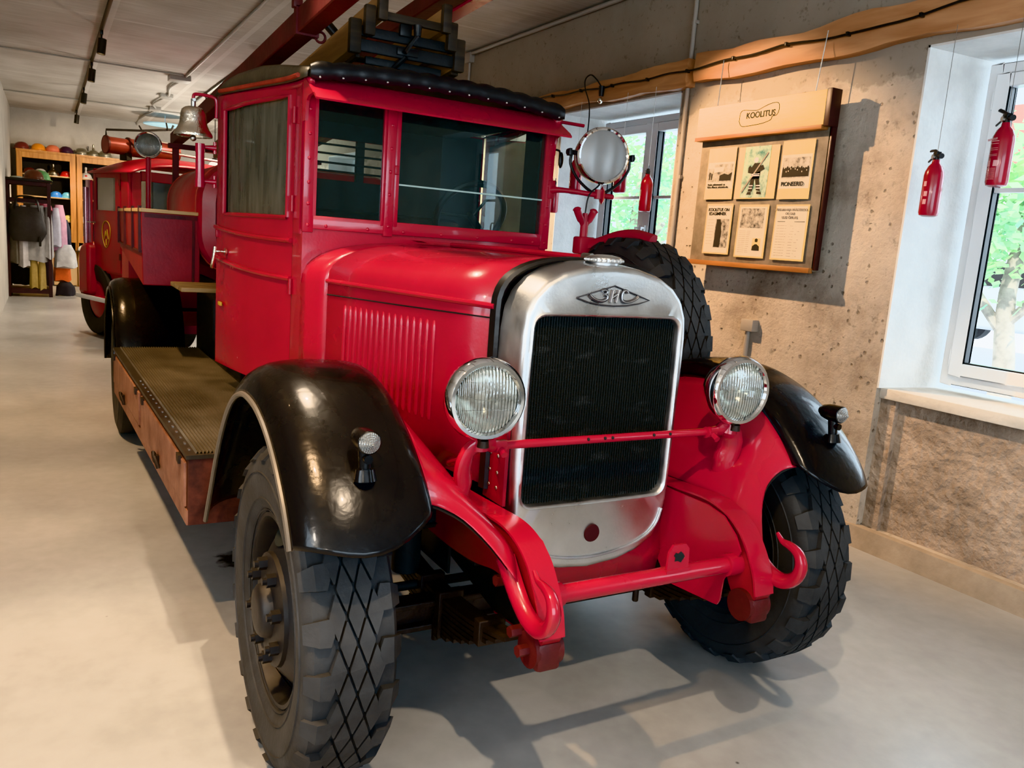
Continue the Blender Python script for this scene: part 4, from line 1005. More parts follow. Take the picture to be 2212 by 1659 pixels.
w1 = wheel('front_wheel', -.015, -.905, WZ, -1)
def dup_wheel(src, name, loc, rot):
    c = copy_tree(src); c.name = name; c.parent = T; c.location = loc; c.rotation_euler = rot; return c
w2 = dup_wheel(w1, 'front_wheel', (-.015, .905, WZ), (0, .06, pi))
sw_ = dup_wheel(w1, 'spare_wheel', (-.83, .865, 1.200), (0, .4, pi))
w3 = wheel('rear_wheel', -4.35, -1.02, WZ, -1, nuts=False, tread=False)
w4 = dup_wheel(w3, 'rear_wheel', (-4.35, 1.02, WZ), (0, 0, pi))
# spare wheel clamp: post with wing nut and curved arm
spc = MB().cyl((-1.10, .745, .75), (-1.10, .745, 1.76), .020, n=12).box(-1.135, -1.065, .705, .80, 1.60, 1.685, .01).cyl((-1.10, .745, 1.75), (-1.10, .745, 1.80), .013, n=10)
spc.tube(spline([(-1.10, .76, 1.64), (-1.04, .80, 1.665), (-.95, .84, 1.700), (-.85, .865, 1.710), (-.72, .88, 1.69)], 5), .030, 10, flat=.7)
spc.tube(spline([(-1.10, .745, 1.725), (-1.09, .715, 1.765), (-1.085, .690, 1.80), (-1.085, .680, 1.825)], 4), [.012] * 4 + [.018] * 6 + [.022, .016, .008], 10, flat=.6)
spc.tube(spline([(-1.10, .745, 1.725), (-1.11, .775, 1.765), (-1.115, .80, 1.80), (-1.115, .81, 1.825)], 4), [.012] * 4 + [.018] * 6 + [.022, .016, .008], 10, flat=.6)
spc.build('spare_wheel_clamp', M['red_dull'], T)

# ---- running boards with lockers
for s in (-1, 1):
    A = dict(fo=(-.92, 1.118), ro=(-3.77, 1.190), ri=(-3.77, .645), fi=(-.92, .60))
    zt, zb = .718, .448
    def P(k, z): return (A[k][0], s * A[k][1], z)
    bx = MB().hexa([P('fi', zb), P('fo', zb), P('ro', zb - .02), P('ri', zb - .02), P('fi', zt), P('fo', zt), P('ro', zt), P('ri', zt)])
    rb = bx.build('running_board', M['locker_end'], T)
    tp_ = MB().hexa([P('fi', zt), (-.905, s * 1.128, zt), (-3.77, s * 1.200, zt), P('ri', zt), P('fi', zt + .016), (-.905, s * 1.128, zt + .016), (-3.77, s * 1.2, zt + .016), P('ri', zt + .016)])
    tp_.build('board_edge', mat('board_edge_metal', (.05, .045, .04), .4, metal=.5, var=.4), rb)
    mt = bpy.data.materials.get('ribbed_mat') or mat('ribbed_mat', (.15, .13, .105), .40, metal=.25, var=.35, vs=5)
    rbm = MB(); n = 34
    for i in range(n):
        q0 = (i + .15) / n; q1 = (i + .85) / n; qm = (q0 + q1) / 2
        f = lambda q, z: [(-.925, s * (.63 + (1.092 - .63) * q), z), (-3.75, s * (.66 + (1.160 - .66) * q), z)]
        a, b, c = f(q0, zt + .016), f(qm, zt + .026), f(q1, zt + .016)
        rbm.quad(a[0], a[1], b[1], b[0]); rbm.quad(b[0], b[1], c[1], c[0])
    rbm.build('board_ribs', mt, rb)
    # locker doors in the side
    sd = lambda x, o: s * (1.118 + (-.92 - x) / 2.85 * .072 + o)
    ups = [(-.95, -2.28), (-2.36, -3.72)]
    for (xa, xb) in ups:
        L_ = MB().hexa([(xa, sd(xa, 0), .515), (xa, sd(xa, .012), .515), (xb, sd(xb, .012), .505), (xb, sd(xb, 0), .505), (xa, sd(xa, 0), .695), (xa, sd(xa, .012), .695), (xb, sd(xb, .012), .695), (xb, sd(xb, 0), .695)]).build('locker_door', M['lockers'], rb, bevel=.003)
        xm = (xa + xb) / 2
        MB().tube(spline([(xm - .05, sd(xm, .02), .53), (xm - .02, sd(xm, .035), .56), (xm, sd(xm, .03), .52), (xm + .03, sd(xm, .035), .55), (xm + .05, sd(xm, .02), .50)], 3), .008, 6).box(xm - .015, xm + .015, min(sd(xm, .01), sd(xm, .025)), max(sd(xm, .01), sd(xm, .025)), .49, .55).build('locker_latch', M['oily'], L_)
        for x in (xa - .1, xb + .1): MB().box(x - .03, x + .03, min(sd(x, .008), sd(x, .022)), max(sd(x, .008), sd(x, .022)), .672, .705).build('locker_hinge', M['oily'], L_)
    MB().hexa([(-.925, sd(-.925, 0), zb), (-.925, sd(-.925, .006), zb), (-3.75, sd(-3.75, .006), zb - .02), (-3.75, sd(-3.75, 0), zb - .02), (-.925, sd(-.925, 0), .508), (-.925, sd(-.925, .006), .508), (-3.75, sd(-3.75, .006), .498), (-3.75, sd(-3.75, 0), .498)]).build('locker_sill', M['lockers'], rb)
    rvb = MB()
    for k in range(16):
        x = -1.0 - 1.5 * k / 15; rvb.box(x - .012, x + .012, s * (1.104 + (-.92 - x) / 2.85 * .072) - .004, s * (1.104 + (-.92 - x) / 2.85 * .072) + .004, zt + .016, zt + .019)
    rvb.build('edge_studs', M['steel'], rb)

# ---- rear: black side panels, rear fender, bench box, tank
for s in (-1, 1):
    MB().box(-4.0, -2.36, min(s * .60, s * .63), max(s * .60, s * .63), .60, 1.24).build('pump_panel', M['black_matte'], T)
    rfm = MB(); rings = []
    for k in range(25):
        a = radians(-12 + 200 * k / 24) if k else radians(-12)
        cx, cz, r_ = -4.35, .56, .61
        rings.append([(cx + (r_ + d) * cos(a), s * y, cz + (r_ + d) * sin(a)) for y, d in ((.74, 0), (1.02, .0), (1.10, 0), (1.15, -.012), (1.175, -.035), (1.185, -.075))])
    rfm.grid(rings); rfo = rfm.build('rear_fender', M['black'], T, solid=.006)
    MB().tube([r[-1] for r in rings], .009, 8).build('fender_bead', M['black'], rfo)
    # bench box with wooden rim
    x0, x1 = -3.42, -5.25
    bx = MB().hexa([(x0, s * .70, 1.19), (x0, s * 1.045, 1.19), (x1, s * 1.045, 1.36), (x1, s * .70, 1.36), (x0, s * .70, 1.655), (x0, s * 1.055, 1.655), (x1, s * 1.055, 1.655), (x1, s * .70, 1.655)])
    bo = bx.build('bench_box', M['red_box'], T, bevel=.006)
    rim = MB().box(x0 - .03, x0 + .015, min(s * .69, s * 1.06), max(s * .69, s * 1.06), 1.652, 1.675).box(x1, x0, min(s * 1.035, s * 1.065), max(s * 1.035, s * 1.065), 1.652, 1.675)
    rim.build('bench_rim', M['rim_wood'], bo, bevel=.003)
    sl = MB()
    for xx in (-3.46, -3.95, -4.6, -5.2): sl.box(xx - .02, xx + .02, min(s * 1.05, s * 1.068), max(s * 1.05, s * 1.068), 1.40, 1.69)
    sl.box(x1, x0, min(s * 1.05, s * 1.062), max(s * 1.05, s * 1.062), 1.395, 1.41)
    sl.build('box_batten', M['red_rack'], bo)
    MB().box(x0 + .001, x0 + .008, min(s * .72, s * 1.035), max(s * .72, s * 1.035), 1.62, 1.645).box(x0 + .001, x0 + .007, min(s * .735, s * .75), max(s * .735, s * .75), 1.20, 1.62).build('box_front_trim', M['red_rack'], bo)
    stp = MB()
    for k in range(3):
        xx = -2.62 - .16 * k; stp.box(xx - .07, xx + .07, min(s * .66, s * .93), max(s * .66, s * .93), 1.225, 1.25, .004)
    sto = stp.build('slatted_step', M['slat'], T)
    MB().box(-3.02, -2.55, min(s * .70, s * .74), max(s * .70, s * .74), 1.18, 1.225).tube([(-2.72, s * .72, 1.2), (-2.72, s * .72, .95), (-2.78, s * .66, .80)], .016, 8).build('step_bracket', M['black_matte'], sto)
tk = MB(); prof = [(y, z) for y, z in rrect(.72, 1.28, 2.02, .26, 8)]
tk.loft([[(-3.36, y * .86, 1.65 + (z - 1.65) * .86) for y, z in prof], [(-3.30 - .03, y * .86, 1.65 + (z - 1.65) * .86) for y, z in prof], [(-3.36, y * .97, 1.65 + (z - 1.65) * .97) for y, z in prof], [(-3.42, y, z) for y, z in prof], [(-4.95, y, z) for y, z in prof], [(-5.0, y * .97, 1.65 + (z - 1.65) * .97) for y, z in prof]], True, True, True)
to = tk.build('water_tank', M['red_dull'], T)
for x in (-3.46, -4.90): MB().tube([(x, y * 1.004, 1.65 + (z - 1.65) * 1.004) for y, z in prof + prof[:1]], .006, 6, cap=False).build('tank_seam', M['red_old'], to)
# rear deck
MB().box(-6.0, -4.0, -.98, .98, .80, .86).box(-6.0, -5.3, -.98, .98, .86, 1.3).build('rear_deck', M['red_box'], T)
# gallows that carry the ladder and overhead beams
ga = MB()
for x in (-2.42, -5.4):
    for s in (-1, 1): ga.box(x - .025, x + .025, s * .60 - .025, s * .60 + .025, .80, 2.355 if x > -3 else 2.24)
    ga.box(x - .03, x + .03, -.66, .66, 2.35 if x > -3 else 2.215, 2.39 if x > -3 else 2.255)
ga.build('ladder_gallows', M['red_rack'], T, bevel=.004)
# tall grab post seen behind the cab corner
MB().cyl((-2.75, -.64, 1.24), (-2.75, -.64, 2.05), .02, n=10).cyl((-2.9, -.60, 1.24), (-2.9, -.60, 2.0), .018, n=10).build('grab_post', M['red_box'], T)

# ---- bell with bracket, tube holder
bl = thing('fire_bell', 'hammered metal bell hanging from a red bracket on the cab side', 'bell', (-2.28, -.912, 2.046))
MB().lathe([(.093, .0), (.095, .008), (.090, .02), (.078, .038), (.068, .06), (.064, .085), (.062, .11), (.056, .130), (.042, .142), (.02, .148), (.001, .149)], n=40, axis='z').lathe([(.090, .004), (.080, .03), (.06, .07), (.056, .11), (.001, .13)], n=32, axis='z').build('bell_body', M['nickel'], bl)
MB().cyl((0, 0, .145), (0, 0, .185), .012, n=10).cyl((-.03, 0, .178), (.03, 0, .178), .008, n=8).build('bell_hanger', M['steel'], bl)
MB().sph((0, .0, -.008), .016).cyl((0, 0, 0), (0, 0, .10), .005, n=6).build('clapper', M['steel'], bl)
MB().tube(spline([(-2.28, -.911, 2.215), (-2.28, -.911, 2.245), (-2.28, -.897, 2.256), (-2.28, -.84, 2.256), (-2.28, -.812, 2.250), (-2.28, -.800, 2.23), (-2.28, -.800, 2.15)], 4), .0085, 8).build('bell_bracket', M['red'], T)
ho2 = MB().cyl((-2.28, -.878, 1.800), (-2.28, -.878, 2.01), .022, n=18).cyl((-2.28, -.878, 1.795), (-2.28, -.878, 1.84), .024, n=18).cyl((-2.28, -.878, 1.97), (-2.28, -.878, 2.015), .024, n=18)
ho2.build('lamp_holder_tube', M['red'], T)
for z in (1.828, 2.0): MB().cyl((-2.28, -.865, z), (-2.28, -.80, z), .007, .016, 10).cyl((-2.28, -.805, z - .03), (-2.28, -.805, z + .03), .009, n=8).build('holder_arm', M['red'], T)

# ---- searchlight on the left pillar
sm = Matrix.Translation((-1.10, .812, 2.082)) @ rz(radians(-14))
sl = MB().lathe([(.128, .02), (.127, -.03), (.118, -.075), (.09, -.115), (.05, -.135), (.001, -.14)], n=40, axis='x').build('searchlight', M['red_dull'], T); sl.matrix_local = sm
MB().lathe([(.120, .03), (.128, .034), (.136, .026), (.138, .008), (.134, -.012), (.127, -.014)], n=44, axis='x').build('searchlight_rim', M['chrome'], sl)
MB().lathe([(.124, .026), (.10, .034), (.05, .040), (.001, .042)], n=40, axis='x').build('searchlight_lens', M['lens_dull'], sl)
MB().lathe([(.12, .02), (.09, -.04), (.05, -.08), (.001, -.095)], n=40, axis='x').build('searchlight_reflector', mat('dull_reflector', (.5, .5, .5), .45, metal=.8), sl)
yk = MB().tube(spline([(-.01, -.15, .01), (-.01, -.155, -.05), (-.01, -.11, -.12), (-.01, -.04, -.172), (-.01, 0, -.178), (-.01, .04, -.172), (-.01, .11, -.12), (-.01, .155, -.05), (-.01, .15, .01)], 4), .0075, 8)
for s in (-1, 1): yk.cyl((-.01, s * .128, .005), (-.01, s * .18, .005), .012, n=8).box(-.03, .012, s * .165 - .008, s * .165 + .008, -.012, .022, .003)
yk.build('searchlight_yoke', M['black_plastic'], sl)
MB().tube(spline([(-1.235, .618, 1.902), (-1.2, .64, 1.905), (-1.15, .70, 1.902), (-1.11, .77, 1.895), (-1.10, .85, 1.893), (-1.10, .90, 1.893)], 4), [.020, .019, .017, .016, .015, .014, .013] + [.013] * 14, 10).box(-1.235, -1.222, .598, .635, 1.86, 1.95, .004).cyl((-1.10, .815, 1.875), (-1.10, .815, 1.92), .022, n=12).build('searchlight_arm', M['red_dull'], T)
MB().lathe([(.001, .012), (.03, .010), (.045, 0), (.03, -.010), (.001, -.012)], (-1.11, .842, 1.895), 'y', 28, rz(radians(-25))).build('red_disc', M['red'], T)
MB().tube(spline([(-1.1, .82, 1.95), (-1.10, .80, 1.93), (-1.10, .765, 1.90), (-1.10, .75, 1.86), (-1.10, .745, 1.80)], 4), .004, 6).build('lamp_wire', M['cord'], T)
# rear searchlight on a post
s2 = Matrix.Translation((-5.55, -.80, 2.23)) @ rz(radians(-12))
q = MB().lathe([(.10, .02), (.10, -.04), (.08, -.10), (.04, -.13), (.001, -.135)], n=28, axis='x').build('rear_searchlight', M['red_dull'], T); q.matrix_local = s2
MB().lathe([(.094, .03), (.104, .034), (.112, .02), (.110, -.01), (.10, -.012)], n=32, axis='x').build('rear_lamp_rim', M['chrome'], q)
MB().lathe([(.098, .026), (.06, .036), (.001, .04)], n=28, axis='x').build('rear_lamp_lens', M['lens'], q)
MB().lathe([(.095, .02), (.06, -.04), (.001, -.08)], n=28, axis='x').build('rear_lamp_reflector', M['steel'], q)
MB().cyl((-5.55, -.80, 1.30), (-5.55, -.80, 2.12), .022, n=12).build('rear_lamp_post', M['red_dull'], T)

# ---- ladder and red beams on top
ld = thing('wooden_ladder', 'dark wooden sectional ladder on the cab roof, varnished sides, black iron front end', 'ladder', (-1.62, -.02, 2.40))
sl_ = .085
def lz(x): return sl_ * x
def rail(y0, y1, x0, z0, z1, m, name):
    xr = -3.6
    MB().hexa([(xr, y0, z0 + lz(xr)), (xr, y1, z0 + lz(xr)), (x0, y1, z0 + lz(x0)), (x0, y0, z0 + lz(x0)), (xr, y0, z1 + lz(xr)), (xr, y1, z1 + lz(xr)), (x0, y1, z1 + lz(x0)), (x0, y0, z1 + lz(x0))]).build(name, m, ld, bevel=.004)
    MB().box(x0 - .005, x0 + .035, y0 - .004, y1 + .004, z0 + lz(x0) - .012, z1 + lz(x0) + .018, .008).build('rail_shoe', M['ladder_end'], ld)
rail(-.305, -.255, .0, .065, .190, M['ladder_lit'], 'ladder_rail'); rail(.235, .285, .0, .065, .190, M['ladder_lit'], 'ladder_rail')
rail(-.240, -.195, .02, .15, .255, M['ladder_lit'], 'ladder_rail'); rail(.185, .230, .02, .15, .255, M['ladder_lit'], 'ladder_rail')
rail(-.180, -.140, .03, .225, .330, M['ladder_lit'], 'ladder_rail'); rail(.150, .190, .03, .225, .330, M['ladder_lit'], 'ladder_rail')
for (y0, y1, x, z0, z1, m) in ((-.255, .235, .015, .070, .125, 'ladder_dark'), (-.255, .235, .01, .140, .185, 'ladder_dark'), (-.15, .16, .04, .225, .262, 'ladder_end'), (-.2, .2, -.05, .03, .065, 'ladder_dark')):
    MB().box(x - .025, x, y0, y1, z0, z1, .003).build('cross_board', M[m], ld)
for k in range(8):
    x = -.3 - .38 * k; MB().cyl((x, -.28, .12 + lz(x)), (x, .26, .12 + lz(x)), .016, n=10).build('rung', M['ladder_dark'], ld)
    for (yy, zz) in ((-.205, .262),): MB().cyl((x + .1, yy - .02, zz + lz(x)), (x + .1, yy + .03, zz + lz(x)), .022, n=10).build('roller', M['black_plastic'], ld)
MB().box(.0, .03, -.06, .0, .17, .225, .004).cyl((.05, .02, .225), (.05, .02, .175), .022, .017, 12).tube(spline([(.05, .02, .18), (.05, .0, .15), (.045, -.02, .12), (.05, -.04, .09)], 4), .012, 8).box(.018, .03, -.07, .04, .082, .115, .003).build('pulley_block', M['black_plastic'], ld)
MB().tube(spline([(.02, -.02, .08), (-.03, -.05, .04), (-.10, -.08, .0), (-.2, -.12, -.02)], 4), .012, 8).build('rope', M['black_plastic'], ld)
MB().hexa([(-.02, -.26, .045), (-.02, -.24, .045), (-1.5, -.24, -.08), (-1.5, -.26, -.08), (-.02, -.26, .06), (-.02, -.24, .06), (-1.5, -.24, -.065), (-1.5, -.26, -.065)]).hexa([(-.02, .24, .045), (-.02, .28, .045), (-1.5, .28, -.08), (-1.5, .24, -.08), (-.02, .24, .06), (-.02, .28, .06), (-1.5, .28, -.065), (-1.5, .24, -.065)]).build('ladder_skid', M['ladder_end'], ld)
def red_beam(y0, y1, xa, za0, za1, xb, zb0, zb1, label, hooks):
    r = thing('red_wooden_beam', label, 'beam', (0, 0, 0), None)
    MB().hexa([(xb, y0, zb0), (xb, y1, zb0), (xa, y1, za0), (xa, y0, za0), (xb, y0, zb1), (xb, y1, zb1), (xa, y1, za1), (xa, y0, za1)]).build('beam_timber', M['red_rack'], r, bevel=.006)
    for x in hooks:
        t = (x - xb) / (xa - xb); z0 = zb0 + (za0 - zb0) * t; z1 = zb1 + (za1 - zb1) * t; ym = (y0 + y1) / 2
        MB().box(x - .02, x + .02, y0 - .008, y1 + .008, z0 - .008, z1 + .008).tube([(x, y1 + .02 + .022 * cos(a), z0 + .022 * sin(a)) for a in [2 * pi * k / 14 for k in range(15)]], .006, 6, cap=False).box(x - .02, x + .02, y0 - .02, y0 + .02, z1, z1 + .035, .004).build('iron_strap', M['red_rack'], r)
    return r
red_beam(-.620, -.535, -.2, 2.510, 2.610, -5.6, 2.255, 2.355, 'red-painted wooden beam left of the ladder, running over the cab', (-1.42,))
rb2 = red_beam(.16, .27, -.6, 2.85, 2.94, -5.6, 2.62, 2.70, 'red-painted wooden beam right of and above the ladder', ())
MB().hexa([(-5.6, .28, 2.61), (-5.6, .36, 2.61), (-.6, .36, 2.84), (-.6, .28, 2.84), (-5.6, .28, 2.63), (-5.6, .36, 2.63), (-.6, .36, 2.86), (-.6, .28, 2.86)]).build('beam_flange', M['red'], rb2)
# ---------------------------------------------------------------- notice board with sheets
nb = thing('notice_board', 'hanging grey notice board with cream header plank lettered KOOLITUS', 'notice board', (-1.69, YW - .13, 1.60))
MB().box(-.545, .56, .0, .035, -.01, 1.04, .004).build('backing_board', M['board_back'], nb)
hd = MB().box(-.56, .535, -.05, .0, .85, 1.05, .004).build('header_plank', M['cream'], nb)
MB().box(.535, .575, -.05, .035, .84, 1.055, .004).box(.545, .57, .0, .04, .0, .85, .004).build('dark_edge', M['rackwood'], nb)
MB().box(-.56, .535, -.06, .0, .825, .85, .003).build('header_batten', M['batten'], nb)
MB().box(-.56, .555, -.03, .005, -.02, .012, .003).build('bottom_batten', M['batten'], nb)
text_obj('header_lettering', 'KOOLITUS', (.03, -.0515, .955), .052, M['ink'], hd, (pi / 2, 0, 0))
ol = [(-.155, .93), (-.15, .985), (-.12, 1.0), (-.06, .993), (.0, .99), (.05, 1.005), (.10, 1.018), (.15, 1.022), (.175, 1.01), (.18, .975), (.165, .945), (.13, .94), (.12, .92), (.06, .905), (.0, .90), (-.07, .897), (-.13, .90), (-.155, .93)]
MB().tube(spline([(x, -.0505, z - .005) for x, z in ol], 4), .0022, 6, cap=False).build('torn_outline', M['ink'], hd)
wr = MB()
for (xa, xb, za) in ((-.42, -.42, 1.36), (.44, .41, 1.40)): wr.cyl((xb, -.01, 1.03), (xa, .0, za), .0035, n=6)
wr.build('hanging_wire', M['steel'], nb)

def sheet(name, x0, x1, z0, z1, m, label, bend=.012):
    r = thing(name, label, 'paper sheet', (x0, YW - .137, z0), 'sheets pinned on the notice board')
    W, H = x1 - x0, z1 - z0
    P = lambda u, v, o=0: (W * u, -o - bend * (1 - v) * (.4 + .6 * sin(pi * u + .4)) * .8 - .002, H * v)
    MB().grid([[P(u / 8, v / 8) for u in range(9)] for v in range(9)]).build('sheet', m, r)
    return r, P
def patch(r, P, u0, u1, v0, v1, m, name='photo', o=.0015):
    return MB().grid([[P(u0 + (u1 - u0) * i / 6, v0 + (v1 - v0) * j / 6, o) for i in range(7)] for j in range(7)]).build(name, m, r)
def blob(b, P, pts, o): b.poly([P(u, v, o) for u, v in pts])
def lines(r, P, u0, u1, v0, v1, n, m, name='print_lines'):
    b = MB()
    for i in range(n):
        v = v1 + (v0 - v1) * i / max(1, n - 1); e = random.uniform(.0, .12) * (u1 - u0)
        b.grid([[P(u0 + (u1 - e - u0) * k / 4, v + dv, .001) for k in range(5)] for dv in (-.004, .004)])
    b.build(name, m, r)
def txt(r, P, s, u, v, size, m=None, rot=0):
    p = P(u, v, .003); return text_obj('printed_words', s, p, size, m or M['ink'], r, (pi / 2, rot, 0))
# top row
r, P = sheet('paper_sheet', -2.140, -1.875, 2.03, 2.375, M['paper_y'], 'upper left sheet with photo of people beside a vehicle')
patch(r, P, .04, .97, .20, .72, M['paper_w'], 'newsprint_cutting', .001); ph = patch(r, P, .07, .93, .34, .68, M['photo'], 'photo', .002)
b = MB(); blob(b, P, [(.5, .36), (.9, .36), (.92, .52), (.8, .47), (.66, .5), (.5, .46)], .0035); blob(b, P, [(.12, .38), (.16, .38), (.17, .52), (.12, .53)], .0035); blob(b, P, [(.19, .38), (.23, .38), (.235, .5), (.19, .51)], .0035); b.build('dark_figures', M['ink'], r)
b = MB(); blob(b, P, [(.28, .52), (.62, .54), (.62, .63), (.28, .62)], .003); blob(b, P, [(.07, .6), (.28, .6), (.28, .68), (.07, .68)], .003); b.build('pale_building', M['paper_w'], r)
txt(r, P, 'Neile päästmatel on', .42, .285, .021); txt(r, P, 'Väike-Maarja päästekoolis', .47, .235, .0195)
r, P = sheet('paper_sheet', -1.850, -1.500, 2.03, 2.365, M['paper_y'], 'middle top sheet with green photo of a firefighter')
patch(r, P, .16, .80, .02, 1.0, M['green_photo'], 'green_photo', .002)
b = MB()
blob(b, P, [(.40, .38), (.60, .38), (.62, .60), (.58, .68), (.44, .68), (.38, .6)], .004); blob(b, P, [(.36, .14), (.46, .14), (.49, .38), (.40, .38)], .004); blob(b, P, [(.56, .16), (.66, .14), (.60, .38), (.50, .38)], .004)
blob(b, P, [(.30, .50), (.40, .48), (.42, .56), (.34, .64), (.30, .60)], .004); blob(b, P, [(.62, .52), (.70, .56), (.66, .64), (.58, .62)], .004); blob(b, P, [(.33, .08), (.44, .08), (.44, .13), (.36, .13)], .004); blob(b, P, [(.58, .09), (.70, .08), (.68, .13), (.58, .14)], .004)
b.build('firefighter_figure', M['ink'], r)
b = MB()
blob(b, P, [(.43, .70), (.49, .68), (.53, .72), (.52, .78), (.46, .79), (.42, .75)], .0045)
for (u0, u1, v) in ((.40, .60, .43), (.40, .60, .46), (.37, .47, .24), (.37, .46, .19), (.55, .65, .24), (.56, .66, .19)): blob(b, P, [(u0, v), (u1, v), (u1, v + .018), (u0, v + .018)], .005)
b.build('reflective_stripes', M['label_white'], r)
b = MB(); blob(b, P, [(.18, .14), (.21, .12), (.76, .86), (.74, .88)], .0055); b.build('hose_line', M['ink_grey'], r)
r, P = sheet('paper_sheet', -1.475, -1.225, 2.025, 2.380, M['paper_y'], 'upper right sheet headed PIONEERID with group photo')
patch(r, P, .03, .96, .18, .76, M['paper_w'], 'newsprint_cutting', .001); patch(r, P, .08, .93, .36, .71, M['photo'], 'photo', .002)
b = MB()
for k in range(13):
    u = .12 + .76 * k / 12; v = .56 + random.uniform(-.025, .02); blob(b, P, [(u - .035, .38), (u + .035, .38), (u + .035, v - .03), (u + .015, v), (u - .015, v), (u - .035, v - .03)], .0035)
b.build('group_of_people', M['ink'], r)
b = MB()
for k in range(11): u = .15 + .7 * k / 10; v = .47 + random.uniform(-.02, .07); blob(b, P, [(u - .012, v), (u + .012, v), (u + .012, v + .02), (u - .012, v + .02)], .0042)
b.build('pale_faces', M['paper_w'], r)
txt(r, P, 'PIONEERID', .46, .255, .036)
# bottom row
r, P = sheet('paper_sheet', -2.100, -1.850, 1.66, 2.0, M['paper_y'], 'lower left sheet headed KOOLITUS ON EDASIMINEK')
patch(r, P, .05, .95, .03, .96, M['paper_w'], 'newsprint_cutting', .001)
txt(r, P, 'KOOLITUS ON', .48, .88, .030); txt(r, P, 'EDASIMINEK', .45, .80, .030)
patch(r, P, .42, .92, .13, .70, M['photo2'], 'photo', .002); lines(r, P, .1, .36, .2, .68, 9, M['ink_grey'])
b = MB(); blob(b, P, [(.44, .14), (.66, .14), (.68, .45), (.60, .69), (.46, .69)], .0035); b.build('dark_wall', M['ink'], r)
r, P = sheet('paper_sheet', -1.790, -1.530, 1.65, 1.993, M['paper_y'], 'lower middle sheet with two photos, one a man in a suit')
patch(r, P, .05, .95, .03, .96, M['paper_w'], 'newsprint_cutting', .001); patch(r, P, .10, .88, .56, .93, M['photo2'], 'photo', .002); patch(r, P, .60, .86, .14, .37, M['paper_y'], 'portrait_photo', .002)
b = MB(); blob(b, P, [(.61, .14), (.85, .14), (.84, .22), (.76, .26), (.70, .26), (.62, .22)], .0035); blob(b, P, [(.69, .30), (.77, .30), (.78, .35), (.73, .37), (.68, .35)], .0035); b.build('man_in_suit', M['ink'], r)
lines(r, P, .1, .5, .1, .5, 12, M['ink_grey'])
r, P = sheet('paper_sheet', -1.470, -1.205, 1.648, 1.992, M['paper_y'], 'lower right sheet with faint headline above a ruled line')
patch(r, P, .04, .95, .03, .97, M['paper_w'], 'newsprint_cutting', .001)
txt(r, P, 'VÄIKE-MAARJA PÄÄSTEKOOL', .48, .905, .0205, M['ink_grey']); txt(r, P, 'OOTAB', .46, .835, .022, M['ink_grey']); txt(r, P, 'UUSI ÕPILASI', .46, .765, .022, M['ink_grey'])
b = MB(); blob(b, P, [(.1, .69), (.92, .69), (.92, .70), (.1, .70)], .002); b.build('ruled_line', M['ink'], r)
lines(r, P, .1, .42, .08, .62, 12, M['ink_grey']); lines(r, P, .5, .9, .08, .62, 12, M['ink_grey'])

# ---------------------------------------------------------------- hanging extinguishers
def extinguisher(x, y, z0, h, ztop, rot, label, style):
    k = h / .34
    r = thing('fire_extinguisher', label, 'fire extinguisher', (x, y, z0), 'red fire extinguishers hung on threads in the windows'); r.rotation_euler = (0, 0, rot)
    bd_ = MB().lathe([(.001, .004), (.030 * k, .0), (.044 * k, .006 * k), (.048 * k, .02 * k), (.048 * k, .205 * k), (.045 * k, .225 * k), (.034 * k, .252 * k), (.020 * k, .268 * k), (.018 * k, .285 * k), (.001, .286 * k)], n=32).build('cylinder', M['ext_red'], r)
    v = MB().cyl((0, 0, .280 * k), (0, 0, .312 * k), .017 * k, n=16).box(-.02 * k, .02 * k, -.013 * k, .013 * k, .300 * k, .325 * k, .003)
    v.tube([(.01 * k, 0, .318 * k), (-.03 * k, 0, .335 * k), (-.075 * k, 0, .352 * k if style else .338 * k)], .009 * k, 8, flat=.6).tube([(0, 0, .305 * k), (-.04 * k, 0, .300 * k), (-.08 * k, 0, .285 * k)], .009 * k, 8, flat=.6)
    v.cyl((.015 * k, 0, .305 * k), (.05 * k, 0, .300 * k), .010 * k, .014 * k, 10)
    v.build('valve_head', M['black_plastic'], r)
    MB().cyl((0, -.013 * k, .300 * k), (0, -.024 * k, .300 * k), .012 * k, n=14).build('pressure_gauge', M['steel'], r)
    lb = MB(); rr = .0486 * k
    def band(a0, a1, za, zb): lb.grid([[(rr * cos(a0 + (a1 - a0) * i / 8), rr * sin(a0 + (a1 - a0) * i / 8), z * k) for i in range(9)] for z in (za, zb)])
    if style == 0:
        a = -pi / 2 + .35
        band(a - .18, a + .18, .150, .175); band(a - .02, a + .38, .10, .125); band(a - .02, a + .38, .06, .085); bl_ = lb.build('label_marks', M['label_pink'], r)
        lb = MB(); band(-pi / 2 - 1.1, -pi / 2 - .85, .05, .14); lb.build('side_label', M['label_white'], r)
    elif style == 1:
        for (za, zb) in ((.198, .202), (.188, .190), (.168, .170), (.160, .162), (.140, .142), (.134, .136)): band(-pi / 2 - .8, -pi / 2 + .75, za, zb)
        for a in (-.75, 0, .7): band(-pi / 2 + a - .2, -pi / 2 + a + .2, .088, .115)
        for i in range(9): band(-pi / 2 - .8, -pi / 2 + .8, .030 + .006 * i, .0318 + .006 * i)
        lb.build('label_print', M['label_pink'], r)
        text_obj('label_title', 'TULEKUSTUTI', (0, -rr - .001, .208 * k), .013 * k, M['label_pink'], r, (pi / 2, 0, 0))
    else:
        band(-pi / 2 - .3, -pi / 2 + .7, .12, .165); band(-pi / 2 - .5, -pi / 2 + .5, .055, .085); band(-pi / 2 - .5, -pi / 2 - .1, .03, .10); lb.build('paper_label', M['label_white'], r)
    MB().cyl((0, 0, .32 * k), (0, 0, ztop - z0), .0014, n=5).build('hanging_thread', M['steel'], r)
    return r
YE = YW - .14
